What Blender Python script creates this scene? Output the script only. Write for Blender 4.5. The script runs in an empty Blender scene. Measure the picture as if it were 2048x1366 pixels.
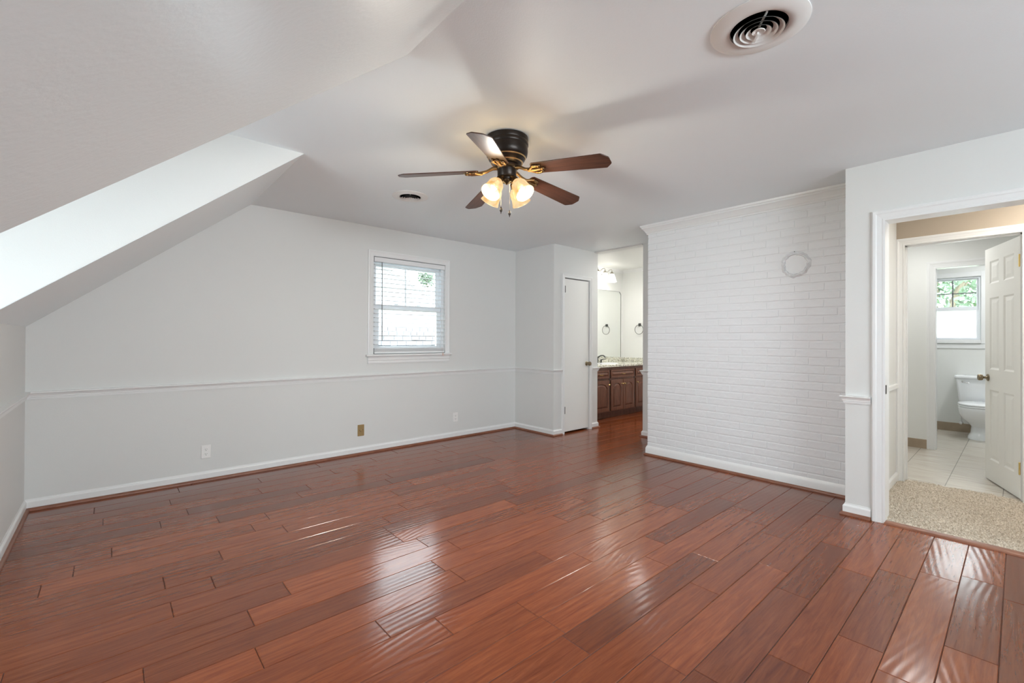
import bpy, math, random
from mathutils import Matrix, Vector
random.seed(7)
PI = math.pi
C = bpy.context.scene.collection
S = bpy.context.scene

# ------------------------------------------------------------------ camera
f, cy, yaw, pitch, roll, zc = 901.92, 674.65, 41.595, 0.252, 0.235, 1.2234
t, p_, r_ = math.radians(yaw), math.radians(pitch), math.radians(roll)
rt = Vector((math.cos(t), -math.sin(t), 0)); fw = Vector((math.sin(t), math.cos(t), 0)); up = Vector((0, 0, 1))
fw2 = fw*math.cos(p_) + up*math.sin(p_); up2 = up*math.cos(p_) - fw*math.sin(p_)
r3 = rt*math.cos(r_) + up2*math.sin(r_); up3 = up2*math.cos(r_) - rt*math.sin(r_)
cam = bpy.data.cameras.new('camera'); cam_o = bpy.data.objects.new('camera', cam); C.objects.link(cam_o)
mw = Matrix.Identity(4)
for i in range(3):
    mw[i][0] = r3[i]; mw[i][1] = up3[i]; mw[i][2] = -fw2[i]
mw[2][3] = zc
cam_o.matrix_world = mw
cam.sensor_fit = 'HORIZONTAL'; cam.sensor_width = 36; cam.lens = f/2048*36
cam.shift_y = (cy-683)/2048
cam.clip_start = 0.05
S.camera = cam_o

# ------------------------------------------------------------------ world, lights, exposure
w = bpy.data.worlds.new('world'); S.world = w; w.use_nodes = True
bg = w.node_tree.nodes['Background']
bg.inputs[0].default_value = (0.84, 0.94, 1.0, 1); bg.inputs[1].default_value = 8.0

def area(name, loc, target, sx, sy, energy, col=(1, 1, 1)):
    l = bpy.data.lights.new(name, 'AREA'); l.shape = 'RECTANGLE'; l.size = sx; l.size_y = sy
    l.energy = energy; l.color = col
    o = bpy.data.objects.new(name, l); C.objects.link(o); o.location = loc
    d = Vector(target)-Vector(loc); o.rotation_euler = d.to_track_quat('-Z', 'Y').to_euler()
    return o
FILL_TINT = (0.86, 0.95, 1.0)
area('rear_fill_light', (1.4, -2.64, 1.68), (1.4, 0, 2.8), 2.4, 0.42, 48, FILL_TINT)            # added fill, shining in through an invented opening behind the camera
def portal(name, loc, target, sx, sy):
    o = area(name, loc, target, sx, sy, 1); o.data.cycles.is_portal = True
portal('dormer_portal', (-1.61, 2.23, 1.35), (0, 2.23, 1.35), 0.86, 0.9)
portal('rear_portal', (1.4, -2.61, 1.68), (1.4, 0, 1.68), 2.4, 0.42)
portal('gable_portal', (2.57, 4.80, 1.585), (2.57, 0, 1.585), 0.9, 1.06)
portal('toilet_portal', (8.68, 0.61, 1.66), (0, 0.61, 1.66), 0.54, 0.84)
area('hall_lamp_light', (4.55, -0.3, 2.40), (4.55, -0.3, 0), 0.28, 0.28, 11, (1.0, 0.93, 0.84))
area('bathroom_lamp_light', (6.1, 0.75, 2.42), (6.1, 0.75, 0), 0.4, 0.4, 7.5, (1.0, 0.99, 0.97))
area('wc_lamp_light', (7.7, 0.1, 2.42), (7.7, 0.1, 0), 0.3, 0.3, 10, (0.97, 0.98, 1.0))
area('vanity_fill_light', (6.0, 3.6, 2.44), (6.0, 3.6, 0), 0.4, 0.4, 15, (1.0, 0.98, 0.95))  # added fill under the vanity room ceiling, separate from the wall light

S.view_settings.view_transform = 'Standard'; S.view_settings.look = 'None'
S.view_settings.gamma = 1; S.view_settings.use_curve_mapping = False
S.view_settings.exposure = 0.78
S.cycles.max_bounces = 10; S.cycles.diffuse_bounces = 6; S.cycles.transparent_max_bounces = 12
S.cycles.sample_clamp_indirect = 6

# ------------------------------------------------------------------ materials
def new_mat(name):
    m = bpy.data.materials.new(name); m.use_nodes = True
    nt = m.node_tree
    return m, nt, nt.nodes['Principled BSDF']
def mat(name, col, rough=0.5, metal=0.0, bump=0.0, scale=60, spec=0.5, var=0.0):
    m, nt, b = new_mat(name)
    b.inputs['Base Color'].default_value = (*col, 1); b.inputs['Roughness'].default_value = rough
    b.inputs['Metallic'].default_value = metal; b.inputs['Specular IOR Level'].default_value = spec
    N = nt.nodes; L = nt.links
    if bump or var:
        tc = N.new('ShaderNodeTexCoord'); no = N.new('ShaderNodeTexNoise'); no.inputs['Scale'].default_value = scale
        no.inputs['Detail'].default_value = 3; L.new(tc.outputs['Object'], no.inputs['Vector'])
        if bump:
            bu = N.new('ShaderNodeBump'); bu.inputs['Strength'].default_value = 1; bu.inputs['Distance'].default_value = bump
            L.new(no.outputs['Fac'], bu.inputs['Height']); L.new(bu.outputs['Normal'], b.inputs['Normal'])
        if var:
            rp = N.new('ShaderNodeMixRGB'); rp.blend_type = 'MIX'
            rp.inputs[1].default_value = (*[c*(1-var) for c in col], 1); rp.inputs[2].default_value = (*[min(1, c*(1+var)) for c in col], 1)
            L.new(no.outputs['Fac'], rp.inputs[0]); L.new(rp.outputs[0], b.inputs['Base Color'])
    return m
def emit(name, col, strength):
    m, nt, b = new_mat(name)
    b.inputs['Base Color'].default_value = (0.9, 0.85, 0.78, 1)
    b.inputs['Emission Color'].default_value = (*col, 1); b.inputs['Emission Strength'].default_value = strength
    return m
M = {}
M['wall'] = mat('wall_paint', (0.70, 0.71, 0.70), 0.55, bump=0.0004, scale=220)
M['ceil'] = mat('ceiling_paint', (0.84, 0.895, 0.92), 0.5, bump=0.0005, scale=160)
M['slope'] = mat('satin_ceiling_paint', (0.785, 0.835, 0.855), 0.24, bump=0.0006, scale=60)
M['trim'] = mat('trim_paint', (0.79, 0.80, 0.80), 0.32, bump=0.0003, scale=90)
M['doorpaint'] = mat('door_paint', (0.80, 0.80, 0.775), 0.4, bump=0.0002, scale=120)
M['warmwall'] = mat('hall_tan_paint', (0.47, 0.40, 0.32), 0.6, bump=0.0004, scale=220)
M['bathwall'] = mat('bath_wall_paint', (0.76, 0.77, 0.75), 0.5, bump=0.0003, scale=200)
M['bronze'] = mat('dark_bronze', (0.022, 0.016, 0.013), 0.32, 0.6, spec=0.5)
M['antique'] = mat('antique_brass', (0.30, 0.19, 0.09), 0.32, 1.0, var=0.35, scale=40)
M['gold'] = mat('brass_line', (0.62, 0.42, 0.20), 0.35, 1.0)
M['knob'] = mat('aged_brass', (0.27, 0.22, 0.15), 0.28, 1.0)
M['brightbrass'] = mat('bright_brass', (0.75, 0.58, 0.25), 0.25, 1.0)
M['hinge'] = mat('dark_hinge_metal', (0.035, 0.033, 0.03), 0.45, 0.4)
M['plastic'] = mat('white_plastic', (0.84, 0.84, 0.83), 0.3)
M['slot'] = mat('dark_slot', (0.03, 0.03, 0.03), 0.6)
M['brassplate'] = mat('tan_brass_plate', (0.42, 0.30, 0.14), 0.4, 0.5)
M['vent'] = mat('vent_enamel', (0.78, 0.78, 0.76), 0.4)
M['ring_shadow'] = mat('painted_ring_shadow', (0.05, 0.048, 0.045), 0.8)  # near black that paints in the shade between the vent rings
M['black'] = mat('painted_duct_shadow', (0.006, 0.006, 0.006), 0.8)
M['vinyl'] = mat('window_vinyl', (0.78, 0.81, 0.84), 0.35)
M['slat'] = mat('blind_slat', (0.80, 0.81, 0.82), 0.4)
M['wand'] = mat('clear_grey_wand', (0.16, 0.165, 0.17), 0.3)
M['tassel'] = mat('cord_tassel', (0.72, 0.55, 0.5), 0.5)
M['porcelain'] = mat('porcelain', (0.84, 0.86, 0.88), 0.1)
M['chrome'] = mat('chrome', (0.7, 0.7, 0.72), 0.12, 1.0)
M['nickel'] = mat('brushed_nickel', (0.42, 0.40, 0.34), 0.35, 1.0)
M['iron'] = mat('dark_iron', (0.10, 0.105, 0.10), 0.35, 0.8)
M['mirror'] = mat('mirror_silver', (0.93, 0.95, 0.93), 0.01, 1.0)
M['mirroredge'] = mat('mirror_edge', (0.10, 0.12, 0.11), 0.3)
M['baseboardtile'] = mat('tan_tile', (0.36, 0.28, 0.20), 0.4, var=0.25, scale=9)
M['shadow_gap'] = mat('door_gap', (0.10, 0.07, 0.045), 0.8)
M['roof'] = mat('roof_shingle', (0.17, 0.17, 0.175), 0.9, var=0.3, scale=30)
M['siding'] = mat('house_siding', (0.22, 0.225, 0.23), 0.8)
M['leaf'] = mat('leaf', (0.06, 0.11, 0.055), 0.6, var=0.5, scale=8)
M['leafpale'] = mat('pale_leaf', (0.12, 0.18, 0.11), 0.6, var=0.4, scale=8)
M['bark'] = mat('bark', (0.20, 0.16, 0.12), 0.9, bump=0.01, scale=20)
M['lawn'] = mat('lawn', (0.25, 0.32, 0.16), 0.9, var=0.3, scale=4)
M['vanitybulb'] = emit('lit_frosted_glass', (1.0, 0.97, 0.91), 2.4)

def wood_mat(name, dark, light, rough, uv, ripple, axis_scale=(1.0, 14.0, 14.0), coat=0.0):
    """streaked wood: object or UV coordinates stretched along the grain, optional per-plank variation and hand-scraped ripples"""
    m, nt, b = new_mat(name); N = nt.nodes; L = nt.links
    tc = N.new('ShaderNodeTexCoord'); mp = N.new('ShaderNodeMapping'); mp.inputs['Scale'].default_value = axis_scale
    L.new(tc.outputs['UV' if uv else 'Object'], mp.inputs['Vector'])
    n1 = N.new('ShaderNodeTexNoise'); n1.inputs['Scale'].default_value = 3.2; n1.inputs['Detail'].default_value = 7; n1.inputs['Roughness'].default_value = 0.62
    n1.inputs['Distortion'].default_value = 0.9
    L.new(mp.outputs[0], n1.inputs['Vector'])
    cr = N.new('ShaderNodeValToRGB'); cr.color_ramp.elements[0].position = 0.30; cr.color_ramp.elements[1].position = 0.72
    cr.color_ramp.elements[0].color = (*dark, 1); cr.color_ramp.elements[1].color = (*light, 1)
    L.new(n1.outputs['Fac'], cr.inputs['Fac'])
    col = cr.outputs['Color']
    if uv:
        at = N.new('ShaderNodeAttribute'); at.attribute_name = 'rnd'
        rr = N.new('ShaderNodeValToRGB'); rr.color_ramp.elements[0].color = (0.70, 0.66, 0.66, 1); rr.color_ramp.elements[1].color = (1.22, 1.20, 1.16, 1)
        e = rr.color_ramp.elements.new(0.45); e.color = (0.98, 0.96, 0.95, 1)
        L.new(at.outputs['Fac'], rr.inputs['Fac'])
        mx = N.new('ShaderNodeMixRGB'); mx.blend_type = 'MULTIPLY'; mx.inputs[0].default_value = 1
        L.new(col, mx.inputs[1]); L.new(rr.outputs['Color'], mx.inputs[2]); col = mx.outputs[0]
        # pores: fine dark flecks along the grain
        mp2 = N.new('ShaderNodeMapping'); mp2.inputs['Scale'].default_value = (9, 130, 1); L.new(tc.outputs['UV'], mp2.inputs['Vector'])
        n2 = N.new('ShaderNodeTexNoise'); n2.inputs['Scale'].default_value = 1.6; n2.inputs['Detail'].default_value = 4; L.new(mp2.outputs[0], n2.inputs['Vector'])
        c2 = N.new('ShaderNodeValToRGB'); c2.color_ramp.elements[0].position = 0.33; c2.color_ramp.elements[1].position = 0.52
        c2.color_ramp.elements[0].color = (0.90, 0.88, 0.87, 1); c2.color_ramp.elements[1].color = (1, 1, 1, 1)
        L.new(n2.outputs['Fac'], c2.inputs['Fac'])
        mx2 = N.new('ShaderNodeMixRGB'); mx2.blend_type = 'MULTIPLY'; mx2.inputs[0].default_value = 1
        L.new(col, mx2.inputs[1]); L.new(c2.outputs['Color'], mx2.inputs[2]); col = mx2.outputs[0]
    L.new(col, b.inputs['Base Color'])
    b.inputs['Roughness'].default_value = rough
    if uv: b.inputs['IOR'].default_value = 1.57
    b.inputs['Coat Weight'].default_value = coat; b.inputs['Coat Roughness'].default_value = 0.12
    if ripple:
        # shallow scraped hollows running aslant the plank, their slant changing from plank to plank
        rot = N.new('ShaderNodeVectorRotate'); rot.rotation_type = 'Z_AXIS'
        ma = N.new('ShaderNodeMath'); ma.operation = 'MULTIPLY_ADD'; ma.inputs[1].default_value = 0.20; ma.inputs[2].default_value = 0.03
        L.new(at.outputs['Fac'], ma.inputs[0]); L.new(ma.outputs[0], rot.inputs['Angle']); L.new(tc.outputs['UV'], rot.inputs['Vector'])
        mp3 = N.new('ShaderNodeMapping'); mp3.inputs['Scale'].default_value = (0.30, 1, 1); L.new(rot.outputs[0], mp3.inputs['Vector'])
        n3 = N.new('ShaderNodeTexWave'); n3.wave_type = 'BANDS'; n3.bands_direction = 'Y'; n3.inputs['Scale'].default_value = 9.5
        n3.inputs['Distortion'].default_value = 4.5; n3.inputs['Detail'].default_value = 0.0; n3.inputs['Detail Scale'].default_value = 0.7
        L.new(mp3.outputs[0], n3.inputs['Vector'])
        mk = N.new('ShaderNodeTexNoise'); mk.inputs['Scale'].default_value = 4.5; L.new(tc.outputs['UV'], mk.inputs['Vector'])
        mr = N.new('ShaderNodeMapRange'); mr.inputs[1].default_value = 0.38; mr.inputs[2].default_value = 0.66; mr.inputs[3].default_value = 0.25; L.new(mk.outputs['Fac'], mr.inputs[0])
        mm = N.new('ShaderNodeMath'); mm.operation = 'MULTIPLY'; L.new(n3.outputs['Fac'], mm.inputs[0]); L.new(mr.outputs[0], mm.inputs[1])
        n4 = N.new('ShaderNodeTexNoise'); n4.inputs['Scale'].default_value = 14; n4.inputs['Detail'].default_value = 2; L.new(tc.outputs['UV'], n4.inputs['Vector'])
        ad = N.new('ShaderNodeMath'); ad.operation = 'MULTIPLY_ADD'; ad.inputs[1].default_value = 0.45
        L.new(n4.outputs['Fac'], ad.inputs[0]); L.new(mm.outputs[0], ad.inputs[2])
        bu = N.new('ShaderNodeBump'); bu.inputs['Strength'].default_value = 1; bu.inputs['Distance'].default_value = ripple
        L.new(ad.outputs[0], bu.inputs['Height']); L.new(bu.outputs['Normal'], b.inputs['Normal'])
    return m
M['plank'] = wood_mat('hardwood_plank', (0.138, 0.027, 0.006), (0.248, 0.066, 0.018), 0.18, True, 0.00042)
M['shoe'] = wood_mat('stained_shoe', (0.16, 0.055, 0.03), (0.28, 0.12, 0.07), 0.35, False, 0, (3, 3, 20))
M['cabinet'] = wood_mat('cabinet_wood', (0.085, 0.030, 0.018), (0.205, 0.082, 0.046), 0.35, False, 0, (14, 14, 1.6))
M['blade'] = wood_mat('walnut_blade', (0.030, 0.012, 0.008), (0.105, 0.042, 0.024), 0.38, False, 0, (1.6, 22, 22))

def granite():
    m, nt, b = new_mat('speckled_granite'); N = nt.nodes; L = nt.links
    tc = N.new('ShaderNodeTexCoord'); v = N.new('ShaderNodeTexVoronoi'); v.inputs['Scale'].default_value = 85
    L.new(tc.outputs['Object'], v.inputs['Vector'])
    cr = N.new('ShaderNodeValToRGB'); cr.color_ramp.interpolation = 'CONSTANT'
    el = cr.color_ramp.elements; el[0].color = (0.10, 0.10, 0.08, 1); el[0].position = 0
    el[1].position = 0.10; el[1].color = (0.42, 0.40, 0.31, 1)
    for pos, c in ((0.30, (0.68, 0.68, 0.58)), (0.62, (0.80, 0.80, 0.76)), (0.86, (0.55, 0.53, 0.42))):
        e = el.new(pos); e.color = (*c, 1)
    sp = N.new('ShaderNodeSeparateColor'); L.new(v.outputs['Color'], sp.inputs[0]); L.new(sp.outputs[0], cr.inputs['Fac'])
    L.new(cr.outputs['Color'], b.inputs['Base Color']); b.inputs['Roughness'].default_value = 0.12
    return m
M['granite'] = granite()

def tile_mat():
    m, nt, b = new_mat('pale_floor_tile'); N = nt.nodes; L = nt.links
    tc = N.new('ShaderNodeTexCoord')
    mp = N.new('ShaderNodeMapping'); mp.inputs['Location'].default_value = (-5.58, -0.42, 0); L.new(tc.outputs['Object'], mp.inputs['Vector'])
    br = N.new('ShaderNodeTexBrick'); br.offset = 0.5; br.inputs['Scale'].default_value = 1.0
    br.inputs['Brick Width'].default_value = 0.61; br.inputs['Row Height'].default_value = 0.33
    br.inputs['Mortar Size'].default_value = 0.003; br.inputs['Mortar'].default_value = (0.30, 0.28, 0.26, 1)
    br.inputs['Color1'].default_value = (0.56, 0.52, 0.46, 1); br.inputs['Color2'].default_value = (0.60, 0.56, 0.50, 1)
    L.new(mp.outputs[0], br.inputs['Vector'])
    m2 = N.new('ShaderNodeMapping'); m2.inputs['Scale'].default_value = (30, 2.0, 1); L.new(tc.outputs['Object'], m2.inputs['Vector'])
    no = N.new('ShaderNodeTexNoise'); no.inputs['Scale'].default_value = 2; no.inputs['Detail'].default_value = 5; L.new(m2.outputs[0], no.inputs['Vector'])
    cr = N.new('ShaderNodeValToRGB'); cr.color_ramp.elements[0].color = (0.80, 0.78, 0.75, 1); cr.color_ramp.elements[1].color = (1.1, 1.1, 1.1, 1)
    cr.color_ramp.elements[0].position = 0.3; cr.color_ramp.elements[1].position = 0.7
    L.new(no.outputs['Fac'], cr.inputs['Fac'])
    mx = N.new('ShaderNodeMixRGB'); mx.blend_type = 'MULTIPLY'; mx.inputs[0].default_value = 1
    L.new(br.outputs['Color'], mx.inputs[1]); L.new(cr.outputs['Color'], mx.inputs[2]); L.new(mx.outputs[0], b.inputs['Base Color'])
    b.inputs['Roughness'].default_value = 0.22
    return m
M['tile'] = tile_mat()

def carpet_mat():
    m, nt, b = new_mat('beige_carpet'); N = nt.nodes; L = nt.links
    tc = N.new('ShaderNodeTexCoord'); no = N.new('ShaderNodeTexNoise'); no.inputs['Scale'].default_value = 105; no.inputs['Detail'].default_value = 4
    L.new(tc.outputs['Object'], no.inputs['Vector'])
    cr = N.new('ShaderNodeValToRGB'); cr.color_ramp.elements[0].color = (0.30, 0.25, 0.19, 1); cr.color_ramp.elements[1].color = (0.70, 0.63, 0.53, 1)
    cr.color_ramp.elements[0].position = 0.3; cr.color_ramp.elements[1].position = 0.68
    L.new(no.outputs['Fac'], cr.inputs['Fac']); L.new(cr.outputs['Color'], b.inputs['Base Color'])
    b.inputs['Roughness'].default_value = 0.95; b.inputs['Specular IOR Level'].default_value = 0.05
    return m
M['carpet'] = carpet_mat()

def brick_mat():
    m, nt, b = new_mat('painted_brick'); N = nt.nodes; L = nt.links
    b.inputs['Base Color'].default_value = (0.765, 0.78, 0.795, 1); b.inputs['Roughness'].default_value = 0.42
    tc = N.new('ShaderNodeTexCoord'); n1 = N.new('ShaderNodeTexNoise'); n1.inputs['Scale'].default_value = 22; n1.inputs['Detail'].default_value = 5
    L.new(tc.outputs['Object'], n1.inputs['Vector'])
    bu = N.new('ShaderNodeBump'); bu.inputs['Distance'].default_value = 0.0035; bu.inputs['Strength'].default_value = 1
    L.new(n1.outputs['Fac'], bu.inputs['Height']); L.new(bu.outputs['Normal'], b.inputs['Normal'])
    return m
M['brick'] = brick_mat()

def glass_mat(name, tint=(1, 1, 1), frost=0.0):
    m, nt, b = new_mat(name); N = nt.nodes; L = nt.links; out = N['Material Output']
    N.remove(b)
    tr = N.new('ShaderNodeBsdfTransparent'); tr.inputs[0].default_value = (*tint, 1)
    gl = N.new('ShaderNodeBsdfGlossy'); gl.inputs['Roughness'].default_value = 0.02
    fr = N.new('ShaderNodeFresnel'); fr.inputs[0].default_value = 1.45
    mx = N.new('ShaderNodeMixShader'); L.new(fr.outputs[0], mx.inputs[0]); L.new(tr.outputs[0], mx.inputs[1]); L.new(gl.outputs[0], mx.inputs[2])
    last = mx
    if frost:
        tl = N.new('ShaderNodeBsdfTranslucent'); tl.inputs[0].default_value = (0.86, 0.85, 0.86, 1)
        df = N.new('ShaderNodeBsdfDiffuse'); df.inputs[0].default_value = (0.8, 0.8, 0.8, 1)
        m0 = N.new('ShaderNodeMixShader'); m0.inputs[0].default_value = 0.35; L.new(tl.outputs[0], m0.inputs[1]); L.new(df.outputs[0], m0.inputs[2])
        m1 = N.new('ShaderNodeMixShader'); m1.inputs[0].default_value = frost
        L.new(mx.outputs[0], m1.inputs[1]); L.new(m0.outputs[0], m1.inputs[2]); last = m1
    L.new(last.outputs[0], out.inputs[0])
    return m
M['glass'] = glass_mat('clear_pane', (0.98, 0.99, 0.99))
M['frost'] = glass_mat('frosted_pane', (1, 1, 1), 0.97)

def shade_mat():
    """lit alabaster glass of the fan lamps"""
    m, nt, b = new_mat('alabaster_glass'); N = nt.nodes; L = nt.links
    tc = N.new('ShaderNodeTexCoord'); no = N.new('ShaderNodeTexNoise'); no.inputs['Scale'].default_value = 16; no.inputs['Detail'].default_value = 4; no.inputs['Distortion'].default_value = 1.2
    L.new(tc.outputs['Object'], no.inputs['Vector'])
    cr = N.new('ShaderNodeValToRGB'); cr.color_ramp.elements[0].position = 0.36; cr.color_ramp.elements[1].position = 0.52
    cr.color_ramp.elements[0].color = (0.95, 0.52, 0.17, 1); cr.color_ramp.elements[1].color = (1.0, 0.76, 0.44, 1)
    L.new(no.outputs['Fac'], cr.inputs['Fac']); L.new(cr.outputs['Color'], b.inputs['Emission Color'])
    b.inputs['Emission Strength'].default_value = 0.50
    b.inputs['Base Color'].default_value = (0.022, 0.019, 0.013, 1); b.inputs['Roughness'].default_value = 0.25
    tr = N.new('ShaderNodeBsdfTransparent'); tr.inputs[0].default_value = (1.0, 0.85, 0.60, 1)
    mx = N.new('ShaderNodeMixShader'); mx.inputs[0].default_value = 0.24
    L.new(b.outputs[0], mx.inputs[1]); L.new(tr.outputs[0], mx.inputs[2]); L.new(mx.outputs[0], N['Material Output'].inputs[0])
    return m
M['shade'] = shade_mat()
M['bulb'] = emit('lit_bulb', (1.0, 0.86, 0.62), 1.7)

# ------------------------------------------------------------------ mesh builder
class MB:
    def __init__(s):
        s.v = []; s.f = []; s.mi = []; s.M = Matrix.Identity(4); s.m = 0
    def add(s, vs, fs):
        b = len(s.v); s.v += [tuple(s.M @ Vector(q)) for q in vs]
        s.f += [tuple(b+i for i in q) for q in fs]; s.mi += [s.m]*len(fs)
        return s
    def box(s, x0, x1, y0, y1, z0, z1):
        vs = [(x, y, z) for x in (x0, x1) for y in (y0, y1) for z in (z0, z1)]
        return s.add(vs, [(0, 1, 3, 2), (4, 6, 7, 5), (0, 4, 5, 1), (2, 3, 7, 6), (0, 2, 6, 4), (1, 5, 7, 3)])
    def cbox(s, x0, x1, y0, y1, z0, z1, c):
        """box with all its edges cut back by c"""
        vs = []; idx = {}
        X = (x0, x1); Y = (y0, y1); Z = (z0, z1); sg = (1, -1)
        for i in range(2):
            for j in range(2):
                for k in range(2):
                    for a in range(3):
                        q = [X[i], Y[j], Z[k]]
                        if a != 0: q[0] += sg[i]*c
                        if a != 1: q[1] += sg[j]*c
                        if a != 2: q[2] += sg[k]*c
                        idx[i, j, k, a] = len(vs); vs.append(tuple(q))
        fs = []
        for i in range(2):
            fs.append((idx[i,0,0,0], idx[i,1,0,0], idx[i,1,1,0], idx[i,0,1,0]))
            fs.append((idx[0,i,0,1], idx[1,i,0,1], idx[1,i,1,1], idx[0,i,1,1]))
            fs.append((idx[0,0,i,2], idx[1,0,i,2], idx[1,1,i,2], idx[0,1,i,2]))
            for j in range(2):
                fs.append((idx[i,j,0,0], idx[i,j,1,0], idx[i,j,1,1], idx[i,j,0,1]))
                fs.append((idx[i,0,j,0], idx[i,1,j,0], idx[i,1,j,2], idx[i,0,j,2]))
                fs.append((idx[0,i,j,1], idx[1,i,j,1], idx[1,i,j,2], idx[0,i,j,2]))
                for k in range(2):
                    fs.append((idx[i,j,k,0], idx[i,j,k,1], idx[i,j,k,2]))
        return s.add(vs, fs)
    def prism(s, poly, axis, a, b):
        """polygon in the two other axes (in x,y,z order) pushed along axis from a to b"""
        n = len(poly); o = [i for i in range(3) if i != axis]; vs = []
        for h in (a, b):
            for q in poly:
                c = [0, 0, 0]; c[axis] = h; c[o[0]] = q[0]; c[o[1]] = q[1]; vs.append(tuple(c))
        fs = [tuple(range(n)), tuple(range(2*n-1, n-1, -1))] + [(i, (i+1) % n, n+(i+1) % n, n+i) for i in range(n)]
        return s.add(vs, fs)
    def lathe(s, prof, n=32, closed=False, wob=None):
        """profile of (radius, height) turned about local Z"""
        vs = []; k = len(prof)
        for i in range(n):
            a = 2*PI*i/n
            for j, (r, z) in enumerate(prof):
                if wob: r, z = wob(a, j, r, z)
                vs.append((r*math.cos(a), r*math.sin(a), z))
        fs = []
        for i in range(n):
            for j in range(k if closed else k-1):
                fs.append((i*k+j, ((i+1) % n)*k+j, ((i+1) % n)*k+(j+1) % k, i*k+(j+1) % k))
        if not closed:
            if prof[0][0] > 1e-6: fs.append(tuple(i*k for i in range(n-1, -1, -1)))
            if prof[-1][0] > 1e-6: fs.append(tuple(i*k+k-1 for i in range(n)))
        return s.add(vs, fs)
    def shell(s, prof, n=32):
        k = len(prof); vs = []
        for i in range(n):
            a = 2*PI*i/n
            for r, z in prof: vs.append((r*math.cos(a), r*math.sin(a), z))
        return s.add(vs, [(i*k+j, ((i+1) % n)*k+j, ((i+1) % n)*k+j+1, i*k+j+1) for i in range(n) for j in range(k-1)])
    def tube(s, pts, r, n=10, closed=False):
        pts = [Vector(q) for q in pts]; k = len(pts); vs = []; pn = None
        for i, q in enumerate(pts):
            if closed: d = pts[(i+1) % k]-pts[i-1]
            else: d = pts[min(i+1, k-1)]-pts[max(i-1, 0)]
            d.normalize()
            if pn is None:
                pn = d.orthogonal().normalized()
            pn = (pn-d*pn.dot(d)).normalized(); bn = d.cross(pn)
            rr = r[i] if isinstance(r, (list, tuple)) else r
            for j in range(n):
                a = 2*PI*j/n; vs.append(tuple(q+(pn*math.cos(a)+bn*math.sin(a))*rr))
        fs = [(i*n+j, i*n+(j+1) % n, ((i+1) % k)*n+(j+1) % n, ((i+1) % k)*n+j) for i in range(k if closed else k-1) for j in range(n)]
        if not closed: fs += [tuple(range(n-1, -1, -1)), tuple((k-1)*n+j for j in range(n))]
        return s.add(vs, fs)
    def sphere(s, c, r, n=14, sz=1.0):
        m0 = s.M.copy(); s.M = s.M @ Matrix.Translation(c)
        s.lathe([(max(1e-7, r*math.sin(PI*j/(n-2))), -r*sz*math.cos(PI*j/(n-2))) for j in range(n-1)], n)
        s.M = m0; return s
    def sweep(s, path, prof, close_ends=True):
        """moulding profile of (offset, z) carried along a floor path with mitred corners; the offset points to the left of travel"""
        P = [Vector((q[0], q[1])) for q in path]; n = len(P); k = len(prof); vs = []
        for i in range(n):
            ns = []
            if i > 0: d = (P[i]-P[i-1]).normalized(); ns.append(Vector((-d.y, d.x)))
            if i < n-1: d = (P[i+1]-P[i]).normalized(); ns.append(Vector((-d.y, d.x)))
            if len(ns) == 2: nn = (ns[0]+ns[1]); nn = nn/(nn.dot(ns[0]))
            else: nn = ns[0]
            for o, z in prof: vs.append((P[i].x+nn.x*o, P[i].y+nn.y*o, z))
        fs = [(i*k+j, (i+1)*k+j, (i+1)*k+(j+1) % k, i*k+(j+1) % k) for i in range(n-1) for j in range(k)]
        if close_ends: fs += [tuple(range(k)), tuple(range((n-1)*k+k-1, (n-1)*k-1, -1))]
        return s.add(vs, fs)
    def build(s, name, mats, parent=None, smooth=None, bevel=0, recalc=True):
        me = bpy.data.meshes.new(name); me.from_pydata(s.v, [], s.f); me.update()
        if not isinstance(mats, (list, tuple)): mats = [mats]
        for q in mats: me.materials.append(q)
        me.polygons.foreach_set('material_index', s.mi)
        if recalc:
            import bmesh
            bm = bmesh.new(); bm.from_mesh(me); bmesh.ops.recalc_face_normals(bm, faces=bm.faces); bm.to_mesh(me); bm.free()
        if smooth:
            me.polygons.foreach_set('use_smooth', [True]*len(me.polygons)); me.set_sharp_from_angle(angle=math.radians(smooth))
        o = bpy.data.objects.new(name, me); C.objects.link(o)
        if parent is not None: o.parent = parent
        if bevel:
            b = o.modifiers.new('bevel', 'BEVEL'); b.width = bevel; b.segments = 2; b.limit_method = 'ANGLE'
        return o
def tag(o, label=None, cat=None, group=None, kind=None):
    if label: o['label'] = label
    if cat: o['category'] = cat
    if group: o['group'] = group
    if kind: o['kind'] = kind
    return o
def empty(name, loc=(0, 0, 0), rz=0):
    o = bpy.data.objects.new(name, None); C.objects.link(o); o.location = loc; o.rotation_euler = (0, 0, rz); o.empty_display_size = 0.05
    return o
def struct(o, label, cat): return tag(o, label, cat, kind='structure')
def copy_tree(o, parent=None):
    c = o.copy(); C.objects.link(c)
    if parent is not None: c.parent = parent
    for ch in list(o.children): copy_tree(ch, c)
    return c
def axis_matrix(loc, direction):
    return Matrix.Translation(loc) @ Vector(direction).normalized().to_track_quat('Z', 'Y').to_matrix().to_4x4()

# ------------------------------------------------------------------ dimensions
H = 2.44
XL, YB = -0.4535, 4.6478            # knee wall, gable wall with the window
XC, YF, XO = 4.1871, 3.9217, 5.08   # closet box: side, front, right end (= plane of the vanity opening)
XBR, YBE = 4.284, 2.6415            # painted brick chimney: face, far end
XD, YD = 3.8858, 0.8212             # wall with the doorway: face, far end
KZ, XS = 1.297, 0.94                # knee wall height, where the flat ceiling meets the slope
DY0, DY1, DX = 1.747, 3.13, -1.5    # dormer: near cheek, far cheek, front
YR = -2.5                           # gable wall behind the camera
HB = 2.48                           # vanity room ceiling

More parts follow.
